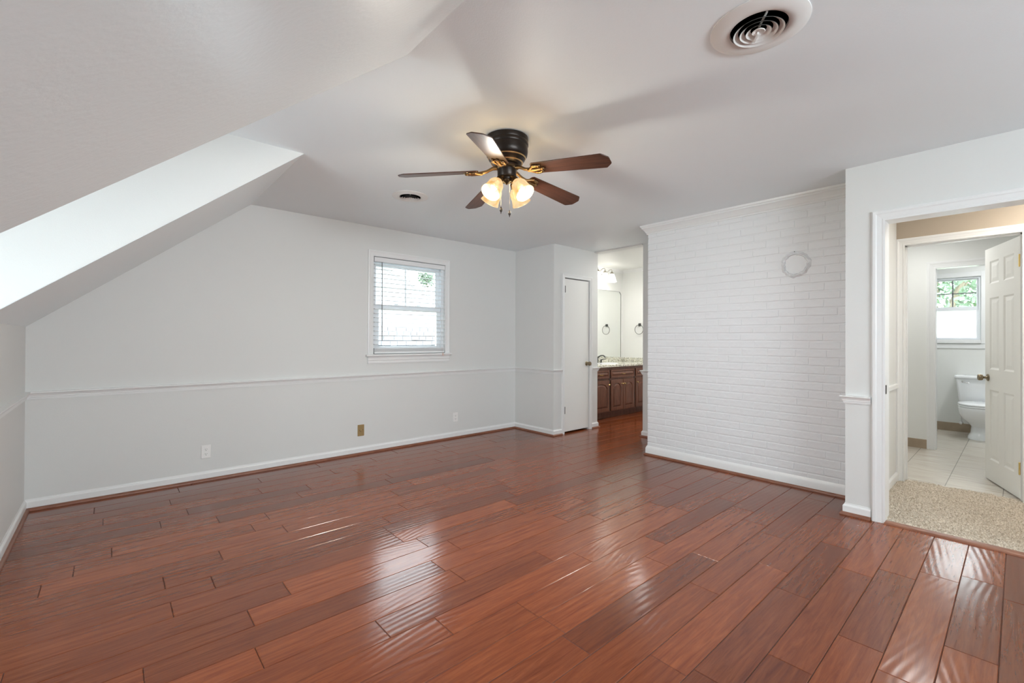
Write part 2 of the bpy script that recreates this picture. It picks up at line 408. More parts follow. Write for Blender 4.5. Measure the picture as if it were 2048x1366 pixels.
# ------------------------------------------------------------------ floor
def plank_floor():
    y0, pw = 0.054, 0.1505
    known = [(2.67,.88),(2.268,.415),(1.924,.57),(3.235,.735),(2.19,1.03),(1.40,1.18),(3.23,1.19),(4.05,1.05),(2.142,.27),(2.30,2.09),(2.26,1.34),(1.987,1.64),
             (.41,4.485),(.334,4.155),(.407,3.873),(.247,3.701),(.007,3.404),(.467,2.946),(.388,2.636),(.211,2.478),(.463,2.178),(.431,1.871),
             (1.394,2.796),(1.402,2.327),(1.346,1.867),(.84,3.096)]
    rows = {}
    for x, y in known: rows.setdefault(math.floor((y-y0)/pw), []).append(x)
    verts = []; faces = []; rnd = []; uvs = []
    rg = random.Random(3)
    for k in range(-17, 33):
        ya, yb = y0+k*pw, y0+(k+1)*pw
        yb = min(yb, 4.80)
        xa = -1.55 if ya > DY0-0.2 and yb < DY1+0.2 else -0.50
        xb = 3.905 if yb < YD+0.05 else 7.0
        js = sorted(rows.get(k, []))
        if not js: js = [rg.uniform(0.3, 1.5)]
        x = js[0]
        while x > xa+0.35:
            x -= rg.uniform(0.75, 1.25)
            if x > xa+0.25: js.insert(0, x)
        x = js[-1]
        while x < xb-0.35:
            x += rg.uniform(0.75, 1.25)
            if x < xb-0.25: js.append(x)
        full = []
        for a, b in zip(js, js[1:]):
            full.append(a)
            if b-a > 1.6: full.append((a+b)/2+rg.uniform(-.2, .2))
        full.append(js[-1])
        ends = [xa]+full+[xb]
        for a, b in zip(ends, ends[1:]):
            g = 0.0008; c = 0.0022; n0 = len(verts)
            A = (a+g, b-g, ya+g, yb-g); B = (a+g+c, b-g-c, ya+g+c, yb-g-c)
            for (q0, q1, q2, q3), z in ((A, -0.0022), (B, 0.0)):
                verts += [(q0, q2, z), (q1, q2, z), (q1, q3, z), (q0, q3, z)]
            fs = [(4, 5, 6, 7), (0, 1, 5, 4), (1, 2, 6, 5), (2, 3, 7, 6), (3, 0, 4, 7)]
            r = rg.random(); ou, ov = rg.uniform(0, 50), rg.uniform(0, 50); fl = rg.choice((1, -1))
            for q in fs:
                faces.append(tuple(n0+i for i in q)); rnd.append(r)
                for i in q:
                    vx = verts[n0+i]; uvs.append((ou+vx[0], ov+fl*(vx[1]-ya)))
    n0 = len(verts)
    for q in ((-1.6, 3.905, -2.6, 0.9), (-1.6, 7.0, 0.9, 4.8)):
        b = len(verts)
        verts += [(q[0], q[2], -0.0026), (q[1], q[2], -0.0026), (q[1], q[3], -0.0026), (q[0], q[3], -0.0026)]
        faces.append((b, b+1, b+2, b+3)); rnd.append(0); uvs += [(0, 0)]*4
    me = bpy.data.meshes.new('floor'); me.from_pydata(verts, [], faces); me.update()
    me.materials.append(M['plank']); me.materials.append(mat('seam', (0.03, 0.012, 0.008), 0.7))
    mi = [0]*(len(faces)-2)+[1, 1]; me.polygons.foreach_set('material_index', mi)
    at = me.attributes.new('rnd', 'FLOAT', 'FACE'); at.data.foreach_set('value', rnd)
    ul = me.uv_layers.new(name='UVMap'); ul.data.foreach_set('uv', [c for q in uvs for c in q])
    o = bpy.data.objects.new('floor', me); C.objects.link(o)
    return struct(o, 'reddish brown hand-scraped hardwood plank floor of the empty room', 'floor')
plank_floor()

def carpet():
    rg = random.Random(5); x0, x1, y0, y1 = 3.925, 5.195, -1.0, 0.71
    step = 0.007; nx = int((x1-x0)/step); ny = int((y1-y0)/step); vs = []
    for i in range(nx+1):
        for j in range(ny+1):
            e = min(i, nx-i)*step
            z = 0.004+min(1, (e+0.004)/0.02)*(0.004+rg.random()**1.5*0.020)
            vs.append((x0+i*step+rg.uniform(-.003, .003), y0+j*step+rg.uniform(-.003, .003), z))
    fs = [(i*(ny+1)+j, (i+1)*(ny+1)+j, (i+1)*(ny+1)+j+1, i*(ny+1)+j+1) for i in range(nx) for j in range(ny)]
    mb = MB(); mb.add(vs, fs); o = mb.build('floor_carpet', M['carpet'], smooth=180, recalc=False)
    return struct(o, 'beige deep-pile carpet of the hall beyond the doorway', 'carpet')
carpet()
struct(MB().box(5.195, 8.6, -1.2, 1.5, -0.02, 0.006).build('floor_tile', M['tile']), 'pale grey-beige tiled floor of the bathroom beyond the hall', 'floor')
struct(MB().prism([(3.862, 0.0), (3.866, 0.006), (3.878, 0.012), (3.905, 0.014), (3.925, 0.012), (3.93, 0.0)], 1, -0.3, 0.605).build('trim_1', M['shoe'], smooth=40),
       'reddish wood threshold strip between the plank floor and hall carpet', 'threshold')

# ------------------------------------------------------------------ ceilings and walls
cb = MB()
cb.box(XS, 3.95, YR-0.1, YB+0.12, H, H+0.12); cb.box(3.95, XO+0.06, 0.76, YB+0.12, H, H+0.12)
cb.box(DX-0.1, XS, DY0, DY1, H, H+0.12)
struct(cb.build('ceiling', M['ceil']), 'flat white painted ceiling with the fan', 'ceiling')
struct(MB().box(XO+0.06, 7.1, 3.0, 4.95, HB, HB+0.1).build('ceiling_vanity', M['bathwall']), 'white ceiling of the vanity room beyond the opening', 'ceiling')
struct(MB().box(3.95, 8.7, -1.3, 0.76, H, H+0.1).box(5.2, 8.7, 0.76, 1.6, H, H+0.1).build('ceiling_hall', M['bathwall']), 'white ceiling of the hall and bathroom', 'ceiling')
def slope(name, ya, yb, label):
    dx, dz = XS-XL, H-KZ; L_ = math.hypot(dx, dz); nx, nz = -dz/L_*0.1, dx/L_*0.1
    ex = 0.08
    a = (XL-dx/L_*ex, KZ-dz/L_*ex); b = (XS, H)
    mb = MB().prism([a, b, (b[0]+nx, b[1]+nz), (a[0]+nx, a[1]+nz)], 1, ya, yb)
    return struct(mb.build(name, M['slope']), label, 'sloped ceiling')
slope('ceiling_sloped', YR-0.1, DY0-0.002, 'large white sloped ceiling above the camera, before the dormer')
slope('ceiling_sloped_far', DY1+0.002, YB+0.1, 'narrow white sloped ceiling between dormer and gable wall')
# dormer cheeks and front
dm = MB()
for y0, y1 in ((DY1, DY1+0.1), (DY0-0.1, DY0)):
    s0 = 0.0
    dm.prism([(DX-0.1, 0), (XL-0.001, 0), (XL-0.001, KZ+0.003), (XS-0.001, H+0.002), (XS-0.001, H+0.02), (DX-0.1, H+0.02)], 1, y0, y1)
struct(dm.build('wall_dormer', M['wall']), 'white dormer cheek wall rising beside the sloped ceiling', 'wall')
struct(MB().box(DX-0.1, DX, DY0, DY1, 0, 0.90).box(DX-0.1, DX, DY0, DY1, 1.80, H+.1).box(DX-.1, DX, DY0, 1.80, 0.90, 1.80).box(DX-.1, DX, 2.66, DY1, 0.90, 1.80).build('wall_dormer_front', M['wall']),
       'white dormer front wall around its window', 'wall')
struct(MB().box(XL-0.1, XL, DY1+0.1, YB+0.1, 0, KZ+0.1).box(XL-0.1, XL, YR-0.1, DY0-0.1, 0, KZ+0.1).build('wall_left', M['wall']), 'low white knee wall under the sloped ceiling', 'wall')
WX0, WX1, WZ0, WZ1 = 2.115, 3.03, 1.055, 2.12     # window opening
bw = MB()
bw.box(XL-0.1, WX0, YB, YB+0.12, 0, 2.6).box(WX1, XO, YB, YB+0.12, 0, 2.6).box(WX0, WX1, YB, YB+0.12, 0, WZ0).box(WX0, WX1, YB, YB+0.12, WZ1, 2.6)
struct(bw.build('wall_back', M['wall']), 'white gable wall with the window and outlets', 'wall')
# closet box with a door recess
DXA, DXB, DZ = 4.395, 4.892, 2.022
cw = MB()
cw.box(XC, XC+0.1, YF+0.1, YB, 0, H)                          # side
cw.box(XC, DXA-0.012, YF, YF+0.1, 0, H).box(DXB+0.012, XO, YF, YF+0.1, 0, H).box(DXA-0.012, DXB+0.012, YF, YF+0.1, DZ+0.012, H)
cw.box(XO-0.1, XO, YF+0.1, YB+0.3, 0, HB+0.06)
struct(cw.build('wall_closet', M['wall']), 'white closet box wall with the narrow flush door', 'wall')
# wall with doorway
JY, JZ, DT = 0.605, 2.032, 0.125                               # jamb, head, thickness
rw = MB()
rw.box(XD, XD+DT, JY+0.012, YD, 0, H).box(XD, XD+DT, -0.18, JY+0.012, JZ+0.012, H).box(XD, XD+DT, YR-0.1, -0.18, 0, H)
rw.box(XD+DT, XBR, YD-0.03, YD, 0, H)
struct(rw.build('wall_right', M['wall']), 'white wall with the cased doorway to the hall', 'wall')
# rear gable wall behind the camera, its wide opening added to let fill light in
gw = MB()
gw.box(XL-0.1, 0.2, YR-0.1, YR, 0, 2.6).box(2.6, XD+0.1, YR-0.1, YR, 0, 2.6).box(0.2, 2.6, YR-0.1, YR, 0, 1.47).box(0.2, 2.6, YR-0.1, YR, 1.89, 2.6)
struct(gw.build('wall_rear', M['wall']), 'white gable wall behind the camera', 'wall')

# painted brick chimney
def brick_wall():
    rg = random.Random(11); mb = MB()
    mb.box(XBR+0.0032, XO-0.06, YD-0.02, YBE-0.006, 0, H+0.05)
    ch = 0.0677; bl = 0.213; n = int(H/ch)+1
    for k in range(n):
        z0 = k*ch+0.004; z1 = min(H+0.03, (k+1)*ch-0.004)
        y = YBE; first = True
        while y > YD:
            if first: ln = bl if k % 2 else bl*0.5
            else: ln = bl+rg.uniform(-.006, .006)
            first = False
            a = max(YD-0.01, y-ln+0.003); b = y
            d = rg.uniform(-0.0015, 0.0012); gz = rg.uniform(-.0012, .0012); c = 0.0042; cv = 0.002
            # face with chamfered rim; rim jittered for hand-laid courses
            q = [(a, z0), (b, z0), (b, z1), (a, z1)]
            q = [(yy+rg.uniform(-.0015, .0015), zz+gz+rg.uniform(-.001, .001)) for yy, zz in q]
            cyy = (a+b)/2; czz = (z0+z1)/2
            ins = [(yy+(cv if yy < cyy else -cv), zz+(c if zz < czz else -c)) for yy, zz in q]
            vs = [(XBR+0.012, yy, zz) for yy, zz in q]+[(XBR+0.0034, yy, zz) for yy, zz in q]+[(XBR+d, yy, zz) for yy, zz in ins]
            fs = [(8, 9, 10, 11)]+[(i, (i+1) % 4, 4+(i+1) % 4, 4+i) for i in range(4)]+[(4+i, 4+(i+1) % 4, 8+(i+1) % 4, 8+i) for i in range(4)]
            mb.add(vs, fs)
            y = a-0.003
        # far end face, courses only
        mb.box(XBR+0.004, XO-0.06, YBE-0.02, YBE-0.001, z0, z1)
    o = mb.build('wall_brick', M['brick'])
    return struct(o, 'white painted brick chimney wall', 'brick wall')
brick_wall()
# wall stub at the vanity opening, with header
struct(MB().box(5.03, XO+0.06, YBE-0.02, 3.17, 0, H+0.05).box(XO-0.08, XO+0.06, 3.17, YF, H-0.014, HB+0.06).build('wall_vanity_opening', M['wall']),
       'narrow white wall stub between brick chimney and vanity opening', 'wall')
struct(MB().box(XO-0.1, 7.05, 4.8, 4.9, 0, 2.6).box(6.95, 7.05, 2.9, 4.8, 0, 2.6).box(XO+0.06, 7.05, 2.9, 3.0, 0, 2.6).build('wall_vanity', M['bathwall']),
       'off-white walls of the vanity room', 'wall')
# hall and bathroom walls
HX, HX2 = 5.10, 5.20
o2y0, o2y1, o2z = -0.012, 0.662, 2.045                         # second doorway
struct(MB().box(XD+DT, HX, 0.713, 0.76, 0, H).build('wall_hall_side', M['wall']), 'cream white hall side wall with chair rail beside the doorway', 'wall')
struct(MB().box(HX, HX2, o2y1+.015, 1.4, 0, H).box(HX, HX2, -1.3, o2y0-.015, 0, H).box(HX, HX2, o2y0-.015, o2y1+.015, o2z+.015, H).box(XD+DT, HX, -1.3, -1.2, 0, H).build('wall_hall', M['warmwall']),
       'tan painted hall wall above the second doorway', 'wall')
BX = 6.90
o3y0, o3y1, o3z = -0.10, 0.625, 2.035
struct(MB().box(HX2, HX2+0.02, o2y1+.015, 1.4, 0, H).box(HX2, HX2+.02, -1.3, o2y0-.015, 0, H).box(HX2, HX2+.02, o2y0-.015, o2y1+.015, o2z+.015, H)
       .box(BX, BX+0.1, o3y1+.015, 1.5, 0, H).box(BX, BX+0.1, -1.3, o3y0-.015, 0, H).box(BX, BX+0.1, o3y0-.015, o3y1+.015, o3z+.015, H)
       .box(HX2, BX, 1.4, 1.5, 0, H).box(HX2, BX, -1.3, -1.2, 0, H).build('wall_bathroom', M['bathwall']), 'white bathroom wall around the toilet doorway', 'wall')
CX = 8.55
v0, v1, vz0, vz1 = 0.34, 0.88, 1.24, 2.085                      # toilet room window opening
struct(MB().box(CX, CX+.1, v1, 1.5, 0, H).box(CX, CX+.1, -1.3, v0, 0, H).box(CX, CX+.1, v0, v1, 0, vz0).box(CX, CX+.1, v0, v1, vz1, H)
       .box(BX+.1, CX, 1.4, 1.5, 0, H).box(BX+.1, CX, -1.3, -1.2, 0, H).build('wall_toilet_room', M['bathwall']), 'white wall behind the toilet below the small window', 'wall')

# ------------------------------------------------------------------ mouldings
BASE = [(0, 0.016), (0.013, 0.016), (0.013, 0.060), (0.010, 0.066), (0.004, 0.072), (0.003, 0.080), (0, 0.080)]
BASEB = [(0, 0.016), (0.015, 0.016), (0.015, 0.070), (0.010, 0.084), (0.004, 0.096), (0, 0.096)]
SHOE = [(0, 0), (0.029, 0), (0.029, 0.006), (0.026, 0.013), (0.020, 0.018), (0.013, 0.0205), (0, 0.0205)]
RAIL = [(0, .783), (.007, .783), (.007, .790), (.011, .791), (.011, .799), (.016, .801), (.016, .808), (.019, .815), (.024, .824), (.030, .829), (.030, .837), (0, .838)]
CROWN = [(0, 2.345), (.010, 2.345), (.010, 2.358), (.016, 2.362), (.022, 2.376), (.038, 2.398), (.050, 2.408), (.050, 2.418), (.058, 2.424), (.062, 2.440), (0, 2.440)]
def mould(name, path, prof, m, label, cat, sm=None):
    return struct(MB().sweep(path, prof).build(name, m, smooth=sm), label, cat)
p_closet = [(4.338, YF), (XC, YF), (XC, YB), (XL, YB), (XL, DY1+0.1)]
mould('baseboard_back', p_closet, BASE, M['trim'], 'white baseboard along the gable wall', 'baseboard')
mould('trim_2', p_closet, SHOE, M['shoe'], 'reddish wood shoe moulding below the gable wall baseboard', 'moulding', 30)
mould('trim_3', p_closet, RAIL, M['trim'], 'white chair rail along the gable wall below the window', 'chair rail')
p_cr = [(XO, YF+0.45), (XO, YF), (4.949, YF)]
mould('baseboard_closet', p_cr, BASE, M['trim'], 'short white baseboard right of the closet door', 'baseboard')
mould('trim_4', p_cr, SHOE, M['shoe'], 'short wood shoe moulding right of the closet door', 'moulding', 30)
mould('trim_5', p_cr, RAIL, M['trim'], 'short white chair rail right of the closet door', 'chair rail')
p_dw = [(XD, 0.676), (XD, YD), (XBR-0.001, YD)]
mould('baseboard_right', p_dw, BASE, M['trim'], 'short white baseboard left of the hall doorway casing', 'baseboard')
mould('trim_6', p_dw, SHOE, M['shoe'], 'short wood shoe moulding left of the hall doorway casing', 'moulding', 30)
mould('trim_7', p_dw, RAIL, M['trim'], 'short white chair rail left of the hall doorway casing', 'chair rail')
p_dr = [(XD, YR), (XD, -0.254)]
mould('baseboard_right_near', p_dr, BASE, M['trim'], 'white baseboard right of the hall doorway, running towards the rear wall', 'baseboard')
mould('trim_18', p_dr, SHOE, M['shoe'], 'wood shoe moulding right of the hall doorway', 'moulding', 30)
mould('trim_19', p_dr, RAIL, M['trim'], 'white chair rail right of the hall doorway', 'chair rail')
p_br = [(XBR, YD), (XBR, YBE), (5.03, YBE)]
mould('baseboard_brick', p_br, BASEB, M['trim'], 'white baseboard at the foot of the brick wall', 'baseboard', 60)
mould('trim_8', p_br, SHOE, M['shoe'], 'reddish wood shoe moulding at the foot of the brick wall', 'moulding', 30)
mould('trim_9', p_br, CROWN, M['trim'], 'white stepped crown moulding on top of the brick wall', 'crown moulding')
p_st = [(5.03, YBE), (5.03, 3.17), (XO+0.06, 3.17)]
mould('baseboard_opening', p_st, BASE, M['trim'], 'white baseboard on the wall stub by the vanity opening', 'baseboard')
mould('trim_10', p_st, SHOE, M['shoe'], 'wood shoe moulding on the wall stub by the vanity opening', 'moulding', 30)
mould('trim_11', p_st, RAIL, M['trim'], 'white chair rail end on the wall stub by the vanity opening', 'chair rail')
CR2 = [(0, HB-.055), (.008, HB-.055), (.012, HB-.035), (.03, HB-.012), (.035, HB), (0, HB)]
mould('trim_12', [(6.95, 3.0), (6.95, 4.8), (XO, 4.8)], CR2, M['trim'], 'white crown moulding around the vanity room ceiling', 'crown moulding')
mould('trim_13', [(HX, 0.713), (XD+DT, 0.713)], [(0, .815), (.018, .82), (.018, .85), (0, .855)], M['trim'], 'white chair rail on the hall side wall', 'chair rail')
mould('baseboard_hall', [(HX, 0.713), (XD+DT, 0.713)], [(0, 0), (.014, 0), (.014, .075), (.006, .09), (0, .09)], M['trim'], 'white baseboard of the hall above the carpet', 'baseboard')
mould('baseboard_bathroom', [(BX, 0.70), (BX, 1.4)], [(0, 0), (.010, 0), (.010, .105), (.008, .108), (0, .108)], M['baseboardtile'], 'tan tile baseboard left of the toilet doorway', 'baseboard')
mould('baseboard_toilet_room', [(CX, -1.2), (CX, 1.4)], [(0, 0), (.010, 0), (.010, .115), (.008, .118), (0, .118)], M['baseboardtile'], 'tan tile baseboard behind the toilet', 'baseboard')

def casing_x(name, x, sgn, y0, y1, z1, wd, label, depth=0.1, jamb=True, right=True, stop=True, m='trim'):
    """cased opening in a wall of constant x: stepped casing on the side sgn, jambs through the wall"""
    root = empty(name, (x, y1, 0)); R = Matrix.Translation((-x, -y1, 0))
    def part(nm, mb):
        mb.v = [(a-x, b-y1, c) for a, b, c in mb.v]; return mb.build(nm, M[m], root)
    prof = [(0.0, 0.011), (wd*0.16, 0.012), (wd*0.24, 0.010), (wd*0.62, 0.014), (wd*0.70, 0.017), (wd*0.90, 0.018), (wd, 0.014)]  # from inner edge outwards: (distance, projection)
    def leg(yi, s):
        pts = [(x, yi)]+[(x+sgn*p, yi+s*d) for d, p in prof]+[(x, yi+s*wd)]
        n = len(pts); top = lambda d: z1+d
        ds = [0]+[d for d, p in prof]+[wd]
        vs = [(a, b, 0.0) for a, b in pts]+[(a, b, top(d)) for (a, b), d in zip(pts, ds)]
        mb = MB(); mb.add(vs, [tuple(range(n)), tuple(range(2*n-1, n-1, -1))]+[(i, (i+1) % n, n+(i+1) % n, n+i) for i in range(n)])
        return mb
    part('casing_leg', leg(y1, 1))
    if right: part('casing_leg', leg(y0, -1))
    pts = [(x, z1, 0)]+[(x+sgn*p, z1+d, d) for d, p in prof]+[(x, z1+wd, wd)]
    n = len(pts)
    vs = [(a, y1+d, b) for a, b, d in pts]+[(a, y0-d, b) for a, b, d in pts]
    mb = MB(); mb.add(vs, [tuple(range(n)), tuple(range(2*n-1, n-1, -1))]+[(i, (i+1) % n, n+(i+1) % n, n+i) for i in range(n)])
    part('casing_head', mb)
    if jamb:
        xa, xb = (x, x-sgn*depth) if sgn < 0 else (x-depth, x)
        xa, xb = min(xa, xb), max(xa, xb)
        jb = MB().box(xa, xb, y1+0.0, y1+0.014, 0, z1+0.014).box(xa, xb, y0-0.014, y0, 0, z1+0.014).box(xa, xb, y0, y1, z1, z1+0.014)
        if stop:
            xm = (xa+xb)/2
            jb.box(xm-.02, xm+.015, y1-.010, y1, 0, z1).box(xm-.02, xm+.015, y0, y0+.01, 0, z1).box(xm-.02, xm+.015, y0, y1, z1-.01, z1)
        part('jamb', jb)
    return struct(root, label, 'door frame')
casing_x('trim_14', XD, -1, -0.18, JY-0.004, JZ, 0.070, 'white stepped casing around the doorway to the carpeted hall', DT+0.01, stop=False)
casing_x('trim_15', HX, -1, o2y0, o2y1-0.004, o2z, 0.058, 'white casing around the bathroom doorway across the hall', 0.12)
casing_x('trim_16', BX, -1, o3y0, o3y1, o3z, 0.075, 'white casing around the inner doorway to the toilet', 0.1, stop=False)
# strike plate on the hall doorway jamb
tag(MB().cbox(XD+0.008, XD+0.036, JY-0.0065, JY-0.004, 0.865, 0.925, 0.001).build('strike_plate', M['hinge']), 'small dark metal strike plate on the hall doorway jamb', 'strike plate')

# ------------------------------------------------------------------ closet door
def casing_y(name, y, x0, x1, z1, wd, label):
    root = empty(name, (x0, y, 0))
    def part(nm, mb):
        mb.v = [(a-x0, b-y, c) for a, b, c in mb.v]; return mb.build(nm, M['trim'], root)
    prof = [(0.0, 0.009), (wd*.2, .011), (wd*.5, .012), (wd*.85, .016), (wd, .014)]
    def leg(xi, s):
        pts = [(xi, y)]+[(xi+s*d, y-p) for d, p in prof]+[(xi+s*wd, y)]
        ds = [0]+[d for d, p in prof]+[wd]; n = len(pts)
        vs = [(a, b, 0.0) for a, b in pts]+[(a, b, z1+d) for (a, b), d in zip(pts, ds)]
        mb = MB(); mb.add(vs, [tuple(range(n)), tuple(range(2*n-1, n-1, -1))]+[(i, (i+1) % n, n+(i+1) % n, n+i) for i in range(n)]); return mb
    part('casing_leg', leg(x0, -1)); part('casing_leg', leg(x1, 1))
    pts = [(y, z1, 0)]+[(y-p, z1+d, d) for d, p in prof]+[(y, z1+wd, wd)]; n = len(pts)
    vs = [(x0-d, a, b) for a, b, d in pts]+[(x1+d, a, b) for a, b, d in pts]
    mb = MB(); mb.add(vs, [tuple(range(n)), tuple(range(2*n-1, n-1, -1))]+[(i, (i+1) % n, n+(i+1) % n, n+i) for i in range(n)])
    part('casing_head', mb)
    part('jamb', MB().box(x0-.006, x0, y, y+.1, 0, z1).box(x1, x1+.006, y, y+.1, 0, z1).box(x0-.006, x1+.006, y, y+.1, z1, z1+.012))
    return struct(root, label, 'door frame')
casing_y('trim_17', YF, DXA-0.006, DXB+0.006, DZ+0.006, 0.050, 'white casing around the closet door')
def knob_parts(mb, loc, d):
    mb.M = axis_matrix(loc, d)
    mb.lathe([(0.031, 0), (0.031, 0.003), (0.027, 0.007), (0.014, 0.009), (0.0115, 0.014), (0.011, 0.028), (0.016, 0.033), (0.0255, 0.038), (0.0275, 0.048), (0.0275, 0.058), (0.025, 0.064), (0.018, 0.066), (0.0, 0.066)], 28)
    mb.M = Matrix.Identity(4); return mb
d1 = empty('door_1', (DXA, YF, 0))
MB().cbox(0.003, DXB-DXA-0.003, 0.004, 0.038, 0.024, DZ-0.004, 0.0015).build('door_slab', M['doorpaint'], d1)
knob_parts(MB(), (4.848-DXA, 0.004, 0.898), (0, -1, 0)).build('door_knob', M['knob'], d1, smooth=35)
for z0, z1 in ((1.836, 1.92), (0.26, 0.348)):
    hb = MB().box(-0.010, 0.012, -0.004, 0.0035, z0, z1)
    hb.M = Matrix.Translation((0, -0.006, z0)); hb.lathe([(0.0, -0.004), (0.005, -0.002), (0.0055, 0.0), (0.0055, (z1-z0)), (0.005, z1-z0+0.002), (0, z1-z0+.004)], 10)
    hb.build('door_hinge', M['hinge'], d1)
struct(d1, 'narrow white flush closet door with an aged brass knob', 'door')

# ------------------------------------------------------------------ six-panel door standing open in the bathroom
ang = math.atan2(0.208, 0.616)
d2 = empty('door_2', (5.205, -0.002, 0), ang)
def panel_door(W, z0, z1, T):
    """leaf in local x (width), y (thickness), panels recessed and raised on both faces"""
    mb = MB(); cols = [(0.105, 0.285), (0.375, 0.555)]; rows = [(0.197, 0.803), (0.980, 1.600), (1.722, 1.918)]
    xs = [0]+[c for q in cols for c in q]+[W]; zs = [z0]+[c for q in rows for c in q]+[z1]
    for side in (0, 1):
        y = T if side else 0.0; s = -1 if side else 1
        for i in range(len(xs)-1):
            for j in range(len(zs)-1):
                xa, xb, za, zb = xs[i], xs[i+1], zs[j], zs[j+1]
                if i % 2 == 1 and j % 2 == 1:
                    rings = [(0, 0), (0.010, 0.0055), (0.014, 0.0072), (0.020, 0.0072), (0.048, 0.0022), (0.052, 0.0022)]
                    vs = []
                    for d, dep in rings:
                        vs += [(xa+d, y+s*dep, za+d), (xb-d, y+s*dep, za+d), (xb-d, y+s*dep, zb-d), (xa+d, y+s*dep, zb-d)]
                    fs = [(4*k+i2, 4*k+(i2+1) % 4, 4*k+4+(i2+1) % 4, 4*k+4+i2) for k in range(len(rings)-1) for i2 in range(4)]
                    n = 4*(len(rings)-1); fs.append((n, n+1, n+2, n+3))
                    if side: fs = [tuple(reversed(q)) for q in fs]
                    mb.add(vs, fs)
                else:
                    q = (0, 1, 2, 3); mb.add([(xa, y, za), (xb, y, za), (xb, y, zb), (xa, y, zb)], [q if not side else q[::-1]])
    mb.add([(0, 0, z0), (W, 0, z0), (W, T, z0), (0, T, z0), (0, 0, z1), (W, 0, z1), (W, T, z1), (0, T, z1)], [(0, 3, 2, 1), (4, 5, 6, 7), (0, 4, 7, 3), (1, 2, 6, 5)])
    return mb
pd = panel_door(0.650, 0.016, 2.034, 0.035)
pd.v = [(a, b-0.035, c) for a, b, c in pd.v]
pd.build('door_leaf', M['doorpaint'], d2, recalc=False)
knob_parts(MB(), (0.588, 0.0, 0.905), (0, 1, 0)).build('door_knob', M['knob'], d2, smooth=35)
knob_parts(MB(), (0.588, -0.035, 0.905), (0, -1, 0)).build('door_knob', M['knob'], d2, smooth=35)
for z0 in (0.205, 1.80):
    hb = MB().box(-0.036, 0.004, 0.0, 0.0025, z0, z0+0.09)
    hb.M = Matrix.Translation((-0.004, 0.006, z0)); hb.lathe([(0.0, -.005), (0.006, -.002), (0.0062, 0), (0.0062, 0.09), (0.006, .092), (0, .095)], 12)
    hb.build('door_hinge', M['brightbrass'], d2)
struct(d2, 'white six-panel door standing open in the bathroom doorway', 'door')

# ------------------------------------------------------------------ gable window with blind
w1 = empty('window_1', ((WX0+WX1)/2, YB, WZ0))
def wpart(nm, mb, m, par=None, **k):
    o = w1.location; mb.v = [(a-o.x, b-o.y, c-o.z) for a, b, c in mb.v]
    return mb.build(nm, M[m], par or w1, **k)
def casing_window():
    wd = 0.062; prof = [(0.0, .010), (wd*.25, .012), (wd*.55, .013), (wd*.85, .018), (wd, .016)]
    for xi, s in ((WX0, -1), (WX1, 1)):
        pts = [(xi, YB)]+[(xi+s*d, YB-p) for d, p in prof]+[(xi+s*wd, YB)]; ds = [0]+[d for d, p in prof]+[wd]; n = len(pts)
        vs = [(a, b, WZ0) for a, b in pts]+[(a, b, WZ1+d) for (a, b), d in zip(pts, ds)]
        mb = MB(); mb.add(vs, [tuple(range(n)), tuple(range(2*n-1, n-1, -1))]+[(i, (i+1) % n, n+(i+1) % n, n+i) for i in range(n)]); wpart('casing_leg', mb, 'trim')
    pts = [(YB, WZ1, 0)]+[(YB-p, WZ1+d, d) for d, p in prof]+[(YB, WZ1+wd, wd)]; n = len(pts)
    vs = [(WX0-d, a, b) for a, b, d in pts]+[(WX1+d, a, b) for a, b, d in pts]
    mb = MB(); mb.add(vs, [tuple(range(n)), tuple(range(2*n-1, n-1, -1))]+[(i, (i+1) % n, n+(i+1) % n, n+i) for i in range(n)]); wpart('casing_head', mb, 'trim')
casing_window()
wpart('window_stool', MB().cbox(WX0-.085, WX1+.082, YB-.045, YB+.06, WZ0-.022, WZ0, .004), 'trim')
wpart('apron', MB().prism([(YB, .952), (YB-.010, .952), (YB-.012, .965), (YB-.010, .985), (YB-.016, .99), (YB-.016, 1.012), (YB-.02, 1.033), (YB, 1.033)], 0, WX0-.062, WX1+.062), 'trim')
wpart('frame', MB().box(WX0, WX0+.035, YB+.03, YB+.115, WZ0, WZ1).box(WX1-.035, WX1, YB+.03, YB+.115, WZ0, WZ1).box(WX0+.035, WX1-.035, YB+.03, YB+.115, WZ1-.03, WZ1).box(WX0+.035, WX1-.035, YB+.03, YB+.115, WZ0, WZ0+.035), 'vinyl')
# upper sash sits outside, lower sash inside
SX0, SX1 = WX0+.036, WX1-.036
us = wpart('upper_sash', MB().box(SX0, SX0+.032, YB+.082, YB+.11, 1.56, WZ1-.032).box(SX1-.05, SX1, YB+.082, YB+.11, 1.56, WZ1-.032).box(SX0+.032, SX1-.05, YB+.082, YB+.11, 2.025, WZ1-.032).box(SX0+.032, SX1-.05, YB+.082, YB+.11, 1.56, 1.60), 'vinyl')
wpart('pane', MB().box(SX0+.03, SX1-.048, YB+.095, YB+.098, 1.59, 2.03), 'glass', us)
wpart('muntin', MB().box(2.534, 2.553, YB+.082, YB+.094, 1.60, 2.025).box(SX0+.032, SX1-.05, YB+.082, YB+.094, 1.793, 1.807), 'vinyl', us)
ls = wpart('lower_sash', MB().box(SX0, SX0+.052, YB+.05, YB+.078, WZ0+.037, 1.605).box(SX1-.05, SX1, YB+.05, YB+.078, WZ0+.037, 1.605).box(SX0+.052, SX1-.05, YB+.048, YB+.078, 1.545, 1.605).box(SX0+.052, SX1-.05, YB+.05, YB+.078, WZ0+.037, WZ0+.085), 'vinyl')
wpart('pane', MB().box(SX0+.05, SX1-.048, YB+.062, YB+.065, WZ0+.08, 1.55), 'glass', ls)
